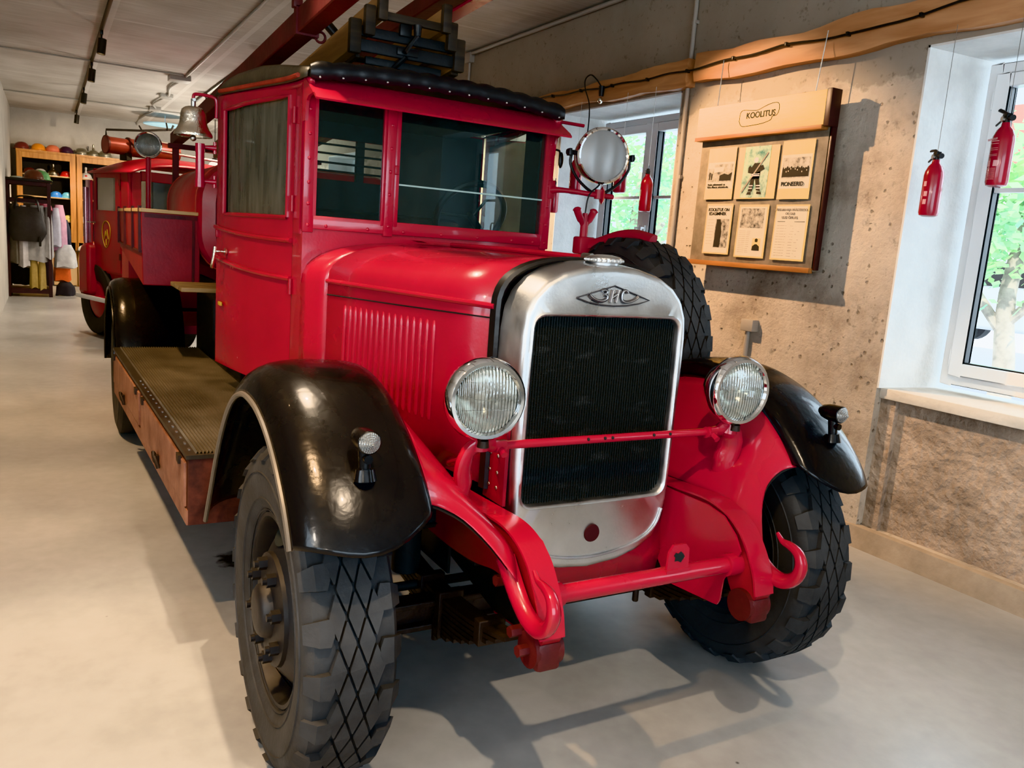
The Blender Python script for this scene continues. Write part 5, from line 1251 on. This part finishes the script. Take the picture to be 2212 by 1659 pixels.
extinguisher(-.425, YE, 1.925, .345, 2.88, -.55, 'red fire extinguisher hanging against the white reveal, clear of the window frame', 0)
extinguisher(-.092, YE, 2.07, .36, 2.88, pi - .55 + pi, 'red fire extinguisher at the right edge with printed label, in front of the window frame', 1)
extinguisher(-2.80, YE, 1.942, .34, 2.87, -.7, 'small red extinguisher with white paper label, before the middle window handles', 2)
extinguisher(-3.15, YE, 2.09, .38, 2.87, -.6, 'red extinguisher partly behind the searchlight, on its right', 1)
extinguisher(-3.80, YE, 2.09, .38, 2.87, -.6, 'red extinguisher seen just left of the searchlight rim', 0)
extinguisher(-4.13, YE, 1.93, .30, 2.87, -.6, 'red extinguisher showing beside the cab pillar under the searchlight arm', 1)

# ---------------------------------------------------------------- second fire truck
T2 = thing('fire_truck', 'second red fire truck parked behind the first, with copper suction hose on its roof', 'fire truck', (-10.0, -1.02, 0)); T2.rotation_euler = (0, 0, radians(20))
d2 = MB(); Y0 = .0
# cab shell: door side panels
d2.box(-.02, .76, Y0, Y0 + .03, .88, 1.66).box(-.02, .06, Y0, Y0 + .03, 1.66, 2.16).box(.62, .76, Y0, Y0 + .03, 1.66, 2.16).box(.06, .62, Y0, Y0 + .03, 2.08, 2.16)
do = d2.build('cab_door', M['red_dull'], T2, bevel=.004)
MB().box(.06, .62, Y0 + .012, Y0 + .018, 1.66, 2.08).build('door_glass', M['glass_t2'], do)
for z in (1.98, 1.05): MB().cyl((.77, -.01, z), (.77, -.01, z + .08), .014, n=8).build('door_hinge', M['red_rack'], do)
MB().tube([(.03, 0, 1.50), (.03, -.05, 1.50), (-.10, -.05, 1.50)], .010, 8).build('door_handle', M['steel'], do)
em = MB(); em.tube([(.36 + .115 * sin(t) * (1 - .25 * cos(t)), -.004, 1.36 - .17 * cos(t)) for t in [2 * pi * k / 24 for k in range(25)]], .005, 6, cap=False)
em.tube([(.30, -.004, 1.30), (.34, -.004, 1.40), (.36, -.004, 1.34), (.39, -.004, 1.42), (.42, -.004, 1.30)], .006, 6).tube([(.36, -.004, 1.22), (.36, -.004, 1.30)], .008, 6)
em.build('door_emblem', M['gold'], do)
cb2 = MB()
cb2.box(.78, .98, .0, .06, 1.0, 2.16).box(-.02, .0, .0, 1.9, .9, 2.2).box(.76, .98, 1.84, 1.9, .9, 2.16).box(-.02, .98, .02, 1.9, .85, .93).box(.0, .98, 1.87, 1.9, 1.6, 2.16)
cb2.box(.96, 1.02, .04, 1.86, .95, 1.62).box(.95, 1.0, .04, .16, 1.62, 2.16).box(.95, 1.0, .88, 1.02, 1.62, 2.16).box(.95, 1.0, 1.74, 1.86, 1.62, 2.16).box(.95, 1.0, .16, 1.74, 2.06, 2.18)
cb2.build('cab_body', M['red_dull'], T2, bevel=.012)
MB().box(.972, .978, .16, .88, 1.62, 2.06).build('windscreen_pane', M['glass_t2'], T2); MB().box(.972, .978, 1.02, 1.74, 1.62, 2.06).build('windscreen_pane', M['glass_t2'], T2)
rf2 = MB(); rr2 = []
for i in range(13):
    u = i / 12; x = -.10 + 1.22 * u; k = sin(pi * min(1, max(0, u * .9 + .05))) ** .45
    rr2.append([(x, -.04 + 1.98 * j / 16, 2.15 + (.05 + .20 * k) * (1 - abs(2 * j / 16 - 1) ** 3.2)) for j in range(17)])
rf2.grid(rr2).build('cab_roof', M['red_dull'], T2, solid=.02)
hd2 = MB(); hp2 = [(.45, 1.0), (.42, 1.35), (.55, 1.52), (.95, 1.60), (1.35, 1.52), (1.48, 1.35), (1.45, 1.0)]
hd2.loft([[(.98, y, z) for y, z in hp2], [(1.6, .95 + (y - .95) * .9, z - .03) for y, z in hp2], [(2.05, .95 + (y - .95) * .75, z - .10) for y, z in hp2]], True, True, True).build('engine_hood', M['red_dull'], T2)
MB().prism([(-.30, .54), (-.30, 1.0), (-.27, 1.12), (-.21, 1.19), (-.13, 1.225), (-.05, 1.225), (.02, 1.20), (.02, .54)], 'y', -.10, .25).build('rear_quarter_fender', M['red_dull'], T2, bevel=.045)
MB().box(-.24, 1.0, -.14, .25, .50, .54, .01).build('running_step', M['red'], T2)
MB().box(-.25, 1.0, -.155, -.14, .49, .55, .004).build('step_edge', M['label_white'], T2)
MB().box(.02, .98, .05, .4, .54, .88, .02).build('step_riser', M['red_dull'], T2)
wl2 = MB().lathe([(.25, -.09), (.40, -.12), (.46, -.11), (.48, -.07), (.48, .07), (.46, .11), (.40, .12), (.25, .09)], axis='y', n=40).build('wheel', M['rubber_d'], T2); wl2.location = (.02, .10, .48)
MB().lathe([(.25, -.07), (.2, -.10), (.001, -.10)], axis='y', n=30).build('wheel_disc', M['red_dull'], wl2)
w2b = MB().lathe([(.25, -.09), (.40, -.12), (.46, -.11), (.48, -.07), (.48, .07), (.46, .11), (.40, .12), (.25, .09)], axis='y', n=40).build('wheel', M['rubber_d'], T2); w2b.location = (1.7, .2, .48)
MB().box(-.5, -.08, .5, 1.9, .9, 2.1, .04).build('rear_body', M['red_dull'], T2)
MB().box(-.20, -.08, -.03, .02, 1.0, 2.05, .01).cyl((-.14, -.05, 1.15), (-.14, -.05, 1.95), .03, n=12).build('chrome_pillar', mat('pinkish_chrome', (.55, .36, .40), .25, metal=.8), T2)
# suction hose roll on the roof and searchlight rods
hz = MB()
for (y0, y1, r) in ((.02, .30, .105), (.30, .60, .115), (.60, .98, .12)): hz.cyl((.30, y0, 2.50), (.30, y1, 2.50), r, n=24)
hzo = hz.build('suction_hose', mat('copper_red_hose', (.26, .06, .045), .28, metal=.4, var=.2), T2)
for (y0, r) in ((.02, .107), (.30, .117), (.60, .122)): MB().lathe([(r - .002, 0), (r + .010, 0), (r + .010, .022), (r - .002, .022)], (.30, y0, 2.50), 'y', 28).build('hose_band', M['red_rack'], hzo)
for (xx) in (.25,): MB().box(.2, .4, .25, .32, 2.33, 2.42).box(.2, .4, .8, .87, 2.36, 2.40).build('hose_cradle', M['black_matte'], T2)
rd = MB().cyl((.5, .35, 2.62), (.9, 1.5, 2.52), .018, n=8).cyl((.5, .35, 2.50), (.9, 1.5, 2.42), .018, n=8)
rd.build('roof_rods', M['steel'], T2)
MB().tube([(.15, .1, 2.62), (.15, .1, 2.70), (.3, .5, 2.74), (.4, .85, 2.80), (.4, .88, 2.86)], .014, 6).tube([(.3, .5, 2.74), (.3, .46, 2.80)], .010, 6).tube([(.4, .8, 2.79), (.4, .78, 2.88)], .010, 6).build('branch_hook', M['black_matte'], T2)

# ---------------------------------------------------------------- helmet cabinets against the back wall
CX = -18.05; SH = (.98, 1.40, 1.89, 2.34)
def cabinet(y0, y1, label):
    r = thing('display_cabinet', label, 'cabinet', (CX, (y0 + y1) / 2, 0), 'orange wood helmet cabinets'); w = (y1 - y0) / 2
    c = MB().box(-.45, 0, -w, -w + .03, 0, 2.82).box(-.45, 0, w - .03, w, 0, 2.82).box(-.45, .01, -w, w, 2.78, 2.83).box(-.45, .04, -w, w, .72, .76)
    c.build('carcass', M['cabinet'], r)
    MB().box(-.45, -.43, -w + .03, w - .03, .76, 2.78).build('dark_back', mat('cabinet_dark_back', (.025, .028, .035), .8), r)
    for z in SH: MB().box(-.43, -.05, -w + .03, w - .03, z - .025, z).build('shelf', M['ply'], r)
    dr = MB().box(0, .03, -w + .01, -w + .11, .95, 2.78).box(0, .03, w - .11, w - .01, .95, 2.78).box(0, .03, -w + .11, w - .11, 2.66, 2.78).box(0, .03, -w + .11, w - .11, .93, .985)
    do_ = dr.build('glazed_door', M['cabinet'], r, bevel=.004)
    MB().box(.010, .014, -w + .11, w - .11, .985, 2.66).build('door_glass', M['glass_cab'], do_)
    MB().box(0, .025, -w + .01, -.005, .02, .71).box(0, .025, .005, w - .01, .02, .71).build('cupboard_doors', M['ply'], r, bevel=.004)
    return r
cabinet(-2.10, -1.00, 'orange wood cabinet of helmets with ply cupboard, left one behind the clothes rack')
cabinet(-.99, .11, 'orange wood cabinet of helmets, right one partly behind the second truck')
HC = {}
def hm(name, c, metal=0., rough=.3):
    if name not in HC: HC[name] = mat('helmet_' + name, c, rough, metal=metal, coat=0 if metal else .3, var=.08)
    return HC[name]
def helmet(y, z, r, m, label, crest=False, brim=True, x=CX - .16, wide=1., badge=None):
    t = thing('helmet', label, 'helmet', (x, y, z), 'firefighter helmets on display')
    h = MB().lathe([(r * 1.02, .0), (r * 1.03, .03), (r * .98, r * .45), (r * .82, r * .80), (r * .5, r * 1.05), (.001, r * 1.13)], n=24)
    h.build('shell', m, t)
    if brim: MB().lathe([(r * .98, .02), (r * 1.12 * wide, .005), (r * 1.22 * wide, .0), (r * 1.22 * wide, .008), (r * 1.0, .03)], n=24).build('brim', m if wide == 1. else M['black_plastic'], t)
    if crest:
        MB().lathe([(.02, 0), (.03, .02), (.015, .05), (.025, .09), (.02, .12), (.001, .13)], (0, 0, r * 1.08), 'z', 14).build('crest', m, t)
    if badge:
        MB().sph((r * .95, 0, r * .45), r * .22, sx=.35, n=10, m=8).build('badge', badge, t)
    return t
DR, OR, CO, DP, SV, WH, RD_, BL, CY, YE_, PY, GR = (hm('dark_red', (.14, .03, .03)), hm('orange', (.70, .26, .03)), hm('coral', (.70, .20, .12)), hm('plum', (.05, .025, .05)), hm('silver', (.52, .50, .42), 1., .3), hm('white', (.78, .76, .72)), hm('red', (.62, .03, .03)), hm('blue', (.05, .22, .62)), hm('cyan', (.15, .45, .60)), hm('yellow', (.80, .50, .03)), hm('pale_yellow', (.78, .68, .22)), hm('grey', (.13, .13, .13)))
tz = 2.83
for (y, m, lab, cr) in ((-1.99, DR, 'dark red helmet at the left end on top of the cabinets', False), (-1.69, OR, 'orange helmet on top of the left cabinet', False), (-1.42, CO, 'coral red helmet on top of the left cabinet', False), (-1.17, DP, 'dark plum helmet on top, between orange and silver ones', False), (-.88, SV, 'first silver helmet on top, next to the plum one', False), (-.65, SV, 'silver crested helmet on top, second of the silver row', True), (-.42, SV, 'silver helmet on top, closest to the copper hose', False)):
    helmet(y, tz, .135 if not cr else .12, m, lab, cr)
for (y, z, m, lab, cr, bd_) in ((-1.86, SH[3], DR, 'dull dark red helmet on the top shelf, left end', False, None), (-1.66, SH[3], WH, 'white helmet on the top shelf of the left cabinet', False, None), (-1.42, SH[3], SV, 'silver helmet with tall crest on the top shelf', True, None), (-1.18, SH[3], RD_, 'bright red helmet on the top shelf', False, None),
                             (-1.38, SH[2], BL, 'blue helmet on the second shelf', False, None), (-1.16, SH[2], CY, 'cyan helmet on the second shelf', False, None),
                             (-1.40, SH[1], WH, 'white round helmet on the third shelf, left cabinet', False, None), (-1.14, SH[1], PY, 'pale yellow helmet on the third shelf', False, None),
                             (-1.37, SH[0], YE_, 'yellow helmet on the bottom shelf, left one', False, None), (-1.14, SH[0], YE_, 'yellow helmet on the bottom shelf with round badge', False, M['label_white']),
                             (-.80, SH[3], WH, 'white helmet with red badge on the right cabinet top shelf', True, hm('red', None)), (-.52, SH[3], WH, 'pale helmet on the right cabinet top shelf, nearest the truck roof', True, None),
                             (-.82, SH[1] + .0, WH, 'white helmet low in the right cabinet beside the second truck', False, None), (-.80, SH[2], DP, 'dark helmet in the right cabinet beside the second truck door', False, None), (-.80, SH[0], RD_, 'red helmet at the bottom of the right cabinet', False, None)):
    helmet(y, z, .115, m, lab, cr, True, CX - .20, 1., bd_)
helmet(-.86, .76, .13, WH, 'white cap with black wide brim on the cupboard top', False, True, CX - .06 + .08, 1.55)
helmet(-1.33, .76, .13, GR, 'grey helmet on the cupboard top behind the hanging clothes', False, True, CX + .0)

# ---------------------------------------------------------------- clothes rack
rk = thing('clothes_rack', 'dark maroon wooden clothes rack against the left wall', 'clothes rack', (-15.6, -1.86, 0))
fx0, fx1, fy0, fy1, fh = -.35, .30, -.33, .335, 2.10
pk = MB()
for x in (fx0, fx1):
    for y in (fy0, fy1): pk.box(x - .03, x + .03, y - .03, y + .03, 0, fh)
    pk.box(x - .02, x + .02, fy0, fy1, .06, .13).box(x - .02, x + .02, fy0, fy1, 1.72, 1.79).box(x - .02, x + .02, fy0, fy1, fh - .07, fh)
for y in (fy0, fy1): pk.box(fx0, fx1, y - .02, y + .02, .06, .13).box(fx0, fx1, y - .02, y + .02, fh - .07, fh)
pk.build('rack_frame', M['rackwood'], rk, bevel=.004)
MB().box(fx0 - .06, fx1 + .06, fy0 - .06, fy1 + .06, fh, fh + .045, .006).build('rack_top', mat('rack_top_black', (.012, .010, .010), .4), rk)
MB().box(fx0, fx1, fy0, fy1, .13, .15).build('rack_floor', M['rackwood'], rk)
MB().cyl((0, fy0, 1.72), (0, fy1, 1.72), .015, n=10).build('hanging_rail', M['steel'], rk)
def garment(x, y, z0, z1, w, d, col, label, kind, seed, group=None, face=0.):
    rr = random.Random(seed); rings = []; n = 22; ph = rr.uniform(0, 6)
    for k in range(12):
        t = k / 11; z = z1 + (z0 - z1) * t; ww = w * (.62 + .38 * min(1, t * 3)) * (1 + .12 * t); ring_ = []
        for j in range(n):
            a = 2 * pi * j / n
            q = 1 + .16 * sin(a * 5 + ph) * t + .08 * sin(a * 9 + 2 * ph) * t
            ring_.append((d / 2 * sin(a) * q * (.5 + .5 * min(1, t * 4)), ww / 2 * cos(a) * q, z + rr.uniform(-.004, .004) + (.02 * sin(a * 3 + ph) if k == 11 else 0)))
        rings.append(ring_)
    b = MB().loft(rings, True, True, True)
    o = b.build(kind, mat(kind + '_cloth_%d' % seed, col, .85, var=.15, vs=7), None, ang=70)
    o.location = (x, y, 0); o.rotation_euler = (0, 0, face)
    return tag(o, label, kind.replace('_', ' '), group)
G = 'uniform clothes hung on the rack'
garment(-15.42, -2.08, .62, 1.68, .22, .30, (.20, .19, .17), 'dull grey-brown coat at the left end of the rack', 'coat', 1, G)
garment(-15.36, -1.94, .55, 1.66, .16, .26, (.62, .60, .60), 'white lab coat hanging behind the dark bag', 'coat', 2, G)
garment(-15.38, -1.72, .66, 1.68, .34, .30, (.36, .36, .36), 'light grey work coat in the middle of the rack', 'coat', 3, G)
garment(-15.40, -1.55, .72, 1.66, .14, .30, (.42, .42, .43), 'pale grey coat beside the right rack post', 'coat', 4, G)
garment(-15.35, -1.79, .16, .78, .13, .14, (.42, .31, .12), 'khaki trousers hanging low in the rack, left one of two', 'trousers', 5)
garment(-15.35, -1.66, .14, .76, .12, .14, (.45, .34, .14), 'khaki trousers hanging low in the rack, right one of two', 'trousers', 6)
garment(-15.55, -1.60, .2, .8, .22, .2, (.06, .05, .06), 'dark trousers behind the khaki ones', 'trousers', 7)
garment(-15.75, -1.98, .2, 1.2, .3, .2, (.015, .015, .016), 'black long coat at the back of the rack', 'coat', 14)
garment(-15.75, -1.36, .85, 1.72, .22, .26, (.72, .42, .55), 'pink shirt hanging at the right side of the rack', 'shirt', 8)
garment(-15.60, -1.42, .95, 1.66, .16, .24, (.62, .62, .72), 'pale lilac shirt outside the right rack post', 'shirt', 9)
garment(-15.85, -1.30, .86, 1.45, .26, .24, (.05, .06, .09), 'navy jacket below the pink shirt', 'jacket', 10)
garment(-15.70, -1.27, .55, .98, .34, .26, (.72, .72, .72), 'silver reflective jacket hem at the right of the rack', 'jacket', 11)
garment(-15.80, -1.33, .28, .92, .26, .22, (.75, .16, .05), 'orange overalls under the silver jacket', 'overalls', 12)
garment(-15.75, -1.28, .0, .26, .30, .26, (.04, .04, .05), 'dark boots bag lying by the rack foot', 'bag', 13)
garment(-15.55, -1.62, 1.60, 1.75, .24, .22, (.62, .22, .28), 'folded pink collar on the rack rail', 'shirt', 15)
bg = thing('shoulder_bag', 'dark grey leather bag hanging on the front of the clothes rack', 'bag', (-15.22, -1.88, 1.02))
bb = MB(); rings = []
for k in range(9):
    t = k / 8; z = .0 + .62 * t; w_ = .30 * (1 - .25 * t ** 3) * (.75 + .25 * min(1, t * 4)); d_ = .09 * sin(pi * (.12 + .8 * t)) + .02
    rings.append([(d_ * sin(a) + .0, w_ * cos(a) * (1 + .03 * sin(6 * a + t * 5)), z) for a in [2 * pi * j / 24 for j in range(24)]])
bb.loft(rings, True, True, True).build('bag_body', mat('dark_grey_leather', (.035, .035, .037), .45, var=.3, bump=.3, bs=20), bg)
MB().tube(spline([(.02, -.2, .55), (.03, -.17, .72), (.0, -.12, .80), (.0, .10, .80), (.03, .17, .72), (.02, .2, .55)], 5), .028, 8, flat=.5).build('bag_strap', M['black_plastic'], bg)
MB().box(.05, .10, .18, .22, -.08, .10, .01).build('bag_tag', M['black_plastic'], bg)
helmet(-1.76, 2.145, .16, hm('brown', (.10, .03, .02)), 'brown helmet on top of the clothes rack', False, True, -15.5)
helmet(-1.66, 2.145, .17, hm('green', (.10, .28, .12)), 'green and white helmet behind the brown one on the rack', False, True, -15.72)
tag(MB().sph((-15.5, -2.02, 2.16), .12, sz=.2, sx=.8).build('folded_cloth', mat('white_green_cloth', (.60, .66, .58), .8, var=.2)), 'small folded white cloth on top of the clothes rack', 'cloth')

# ---------------------------------------------------------------- outside: street, trees, house
struct(MB().box(-40, 40, YW + .65, 60, -.6, -.5).build('ground_outside', mat('street_asphalt', (.45, .46, .48), .9, var=.1)))
hs = thing('house_outside', 'pale house across the street seen through the right window', 'house', (-16, 24, -.5))
MB().box(-9, 9, 0, 6, 0, 5).build('house_wall', mat('house_wall', (.75, .68, .66), .9), hs)
MB().prism([(-.5, 5), (6.5, 5), (3, 8)], 'x', -9.4, 9.4).build('house_roof', mat('house_roof', (.35, .14, .10), .8), hs)
for i in range(6): MB().box(-7.6 + 2.8 * i, -6.5 + 2.8 * i, -.04, .02, 1.1, 2.8).build('house_window', M['black_plastic'], hs)
cr = thing('parked_car', 'white car parked outside the right window', 'car', (-4.9, 12.0, .55))
MB().prism([(-2.1, .3), (-2.1, .75), (-1.9, .88), (-1.2, .95), (-.6, 1.40), (.9, 1.42), (1.6, .98), (2.0, .9), (2.1, .6), (2.1, .3)], 'y', -.85, .85).build('car_body', mat('white_car_paint', (.85, .86, .88), .25, coat=.5), cr, bevel=.06)
MB().prism([(-1.05, .97), (-.55, 1.34), (.85, 1.35), (1.40, .99)], 'y', -.87, .87).build('car_windows', M['black_plastic'], cr)
for x in (-1.35, 1.35):
    for y in (-.8, .8): MB().cyl((x, y - .09, .32), (x, y + .09, .32), .32, n=24).build('car_wheel', M['rubber_d'], cr)
leafm = bpy.data.materials.new('sunlit_leaves'); leafm.use_nodes = True
_t = leafm.node_tree; _b = _t.nodes['Principled BSDF']; _b.inputs['Roughness'].default_value = .6
_o = _n(_t, 'ShaderNodeObjectInfo'); _tc = _n(_t, 'ShaderNodeTexCoord'); _no = _n(_t, 'ShaderNodeTexNoise'); _no.inputs['Scale'].default_value = 1.5
_t.links.new(_tc.outputs['Object'], _no.inputs['Vector']); _r = _n(_t, 'ShaderNodeValToRGB')
_r.color_ramp.elements[0].position = .35; _r.color_ramp.elements[0].color = (.30, .62, .42, 1); _r.color_ramp.elements[1].position = .68; _r.color_ramp.elements[1].color = (.65, .82, .40, 1)
_t.links.new(_no.outputs['Fac'], _r.inputs[0]); _t.links.new(_r.outputs[0], _b.inputs['Base Color'])
def tree(x, y, h, r, label, seed):
    rr = random.Random(seed); t = thing('tree', label, 'tree', (x, y, -.5), 'trees outside the windows')
    MB().tube(spline([(0, 0, 0), (.05, .02, h * .3), (-.05, .0, h * .6), (.1, 0, h)], 4), [.16 - .008 * k for k in range(13)], 10).tube([(0, 0, h * .45), (-.6, -.2, h * .7)], .06, 8).tube([(0, 0, h * .5), (.7, .1, h * .75)], .06, 8).build('trunk', mat('bark_%d' % seed, (.30, .26, .22), .9, var=.3), t)
    b = MB()
    for c in range(26):
        cx, cy, cz = rr.gauss(0, r * .5), rr.gauss(0, r * .45), h * .85 + rr.gauss(0, r * .5)
        for k in range(70):
            p = V((cx + rr.gauss(0, .33), cy + rr.gauss(0, .33), cz + rr.gauss(0, .28))); s = rr.uniform(.05, .10)
            u = V((rr.gauss(0, 1), rr.gauss(0, 1), rr.gauss(0, .6))).normalized(); w_ = u.orthogonal().normalized()
            b.quad(p - u * s, p + w_ * s * .6, p + u * s, p - w_ * s * .6)
    b.build('foliage', leafm, t, flat=True)
tree(-3.0, 8.0, 3.3, .75, 'leafy tree outside the right window', 21)
tree(-10.1, 8.0, 3.6, 1.2, 'tree with forked trunk outside the middle window', 22)
tree(-15.5, 13, 4.4, 1.4, 'tree further back outside the middle window', 23)

# ---------------------------------------------------------------- lights, world, camera
def A(x, y, tx, ty, tz_, e, label, **k): spot_head(x, y, tx, ty, tz_, e, label, **k)
for i, x in enumerate((-8.6, -10.95, -13.7, -17.4)):
    A(x, -.985, x + .2, -1.35, 0, 170, ('black ceiling spotlight nearest the camera on the aisle track', 'second black ceiling spotlight from the camera on the aisle track', 'third black ceiling spotlight from the camera on the aisle track', 'farthest black ceiling spotlight, close to the cabinets')[i], size=1.5)
for x in (-6.3, -3.9, -1.5, .6, 2.6):
    A(x, -2.15, x, -1.75, 0, 230, 'black spotlight on the hall side track lighting the left floor', size=1.35, col=(1., .64, .34))
A(-2.9, .75, -1.7, 2.55, 1.9, 480, 'black spotlight aimed at the notice board', size=.95, col=(1., .62, .34))
A(-5.6, .75, -5.2, 2.55, 1.7, 700, 'black spotlight aimed at the wall left of the middle window', size=1.1)
A(.6, .75, .7, 2.5, .4, 150, 'black spotlight aimed at the wall under the right window', size=1.1)
A(1.8, -.985, .3, -.4, .9, 190, 'black spotlight aimed at the front of the old truck', size=1.2)
A(-12.4, .75, -18.0, -1.0, 1.7, 500, 'black fill spotlight added to brighten the helmet cabinets', size=.7)  # extra spot, added to lift the dark cabinets
A(-8.9, .75, -10, -.6, 1.8, 160, 'black fill spotlight added to brighten the second truck', size=1.0)  # extra spot, added because the second truck was too dark
A(-1.2, -.985, -.3, -1.0, .6, 200, 'black spotlight over the right front fender', size=1.1)

W = bpy.data.worlds.new('daylight'); SC.world = W; W.use_nodes = True
wt = W.node_tree; bgn = wt.nodes['Background']
bgn.inputs[0].default_value = (.72, .87, 1.0, 1); bgn.inputs[1].default_value = 6.0
su = bpy.data.lights.new('sun', 'SUN'); su.energy = 6; su.angle = .02; su.color = (1, .95, .85)
so_ = bpy.data.objects.new('sun', su); COL.objects.link(so_); so_.rotation_euler = (radians(48), 0, radians(30))

cd = bpy.data.cameras.new('camera'); cam = bpy.data.objects.new('camera', cd); COL.objects.link(cam)
Rr = ((0.48929556, 0.86901842, 0.07346325), (0.18355599, -0.02026819, -0.98280029), (-0.85258258, 0.49436443, -0.16943067))
cam.matrix_world = Matrix(((Rr[0][0], -Rr[1][0], -Rr[2][0], 2.30696678), (Rr[0][1], -Rr[1][1], -Rr[2][1], -1.57630584), (Rr[0][2], -Rr[1][2], -Rr[2][2], 1.62355571), (0, 0, 0, 1)))
cd.sensor_width = 36; cd.sensor_fit = 'HORIZONTAL'; cd.lens = 36 * 1754.380660 / 2212; cd.clip_start = .02; cd.clip_end = 200
SC.camera = cam
SC.view_settings.view_transform = 'Khronos PBR Neutral'; SC.view_settings.look = 'None'; SC.view_settings.exposure = .22; SC.view_settings.gamma = 1.
cy = SC.cycles
cy.use_denoising = True; cy.max_bounces = 7; cy.diffuse_bounces = 4; cy.glossy_bounces = 4; cy.transparent_max_bounces = 12; cy.transmission_bounces = 4
cy.sample_clamp_indirect = 6; cy.caustics_reflective = False; cy.caustics_refractive = False; cy.use_adaptive_sampling = True; cy.adaptive_threshold = .04
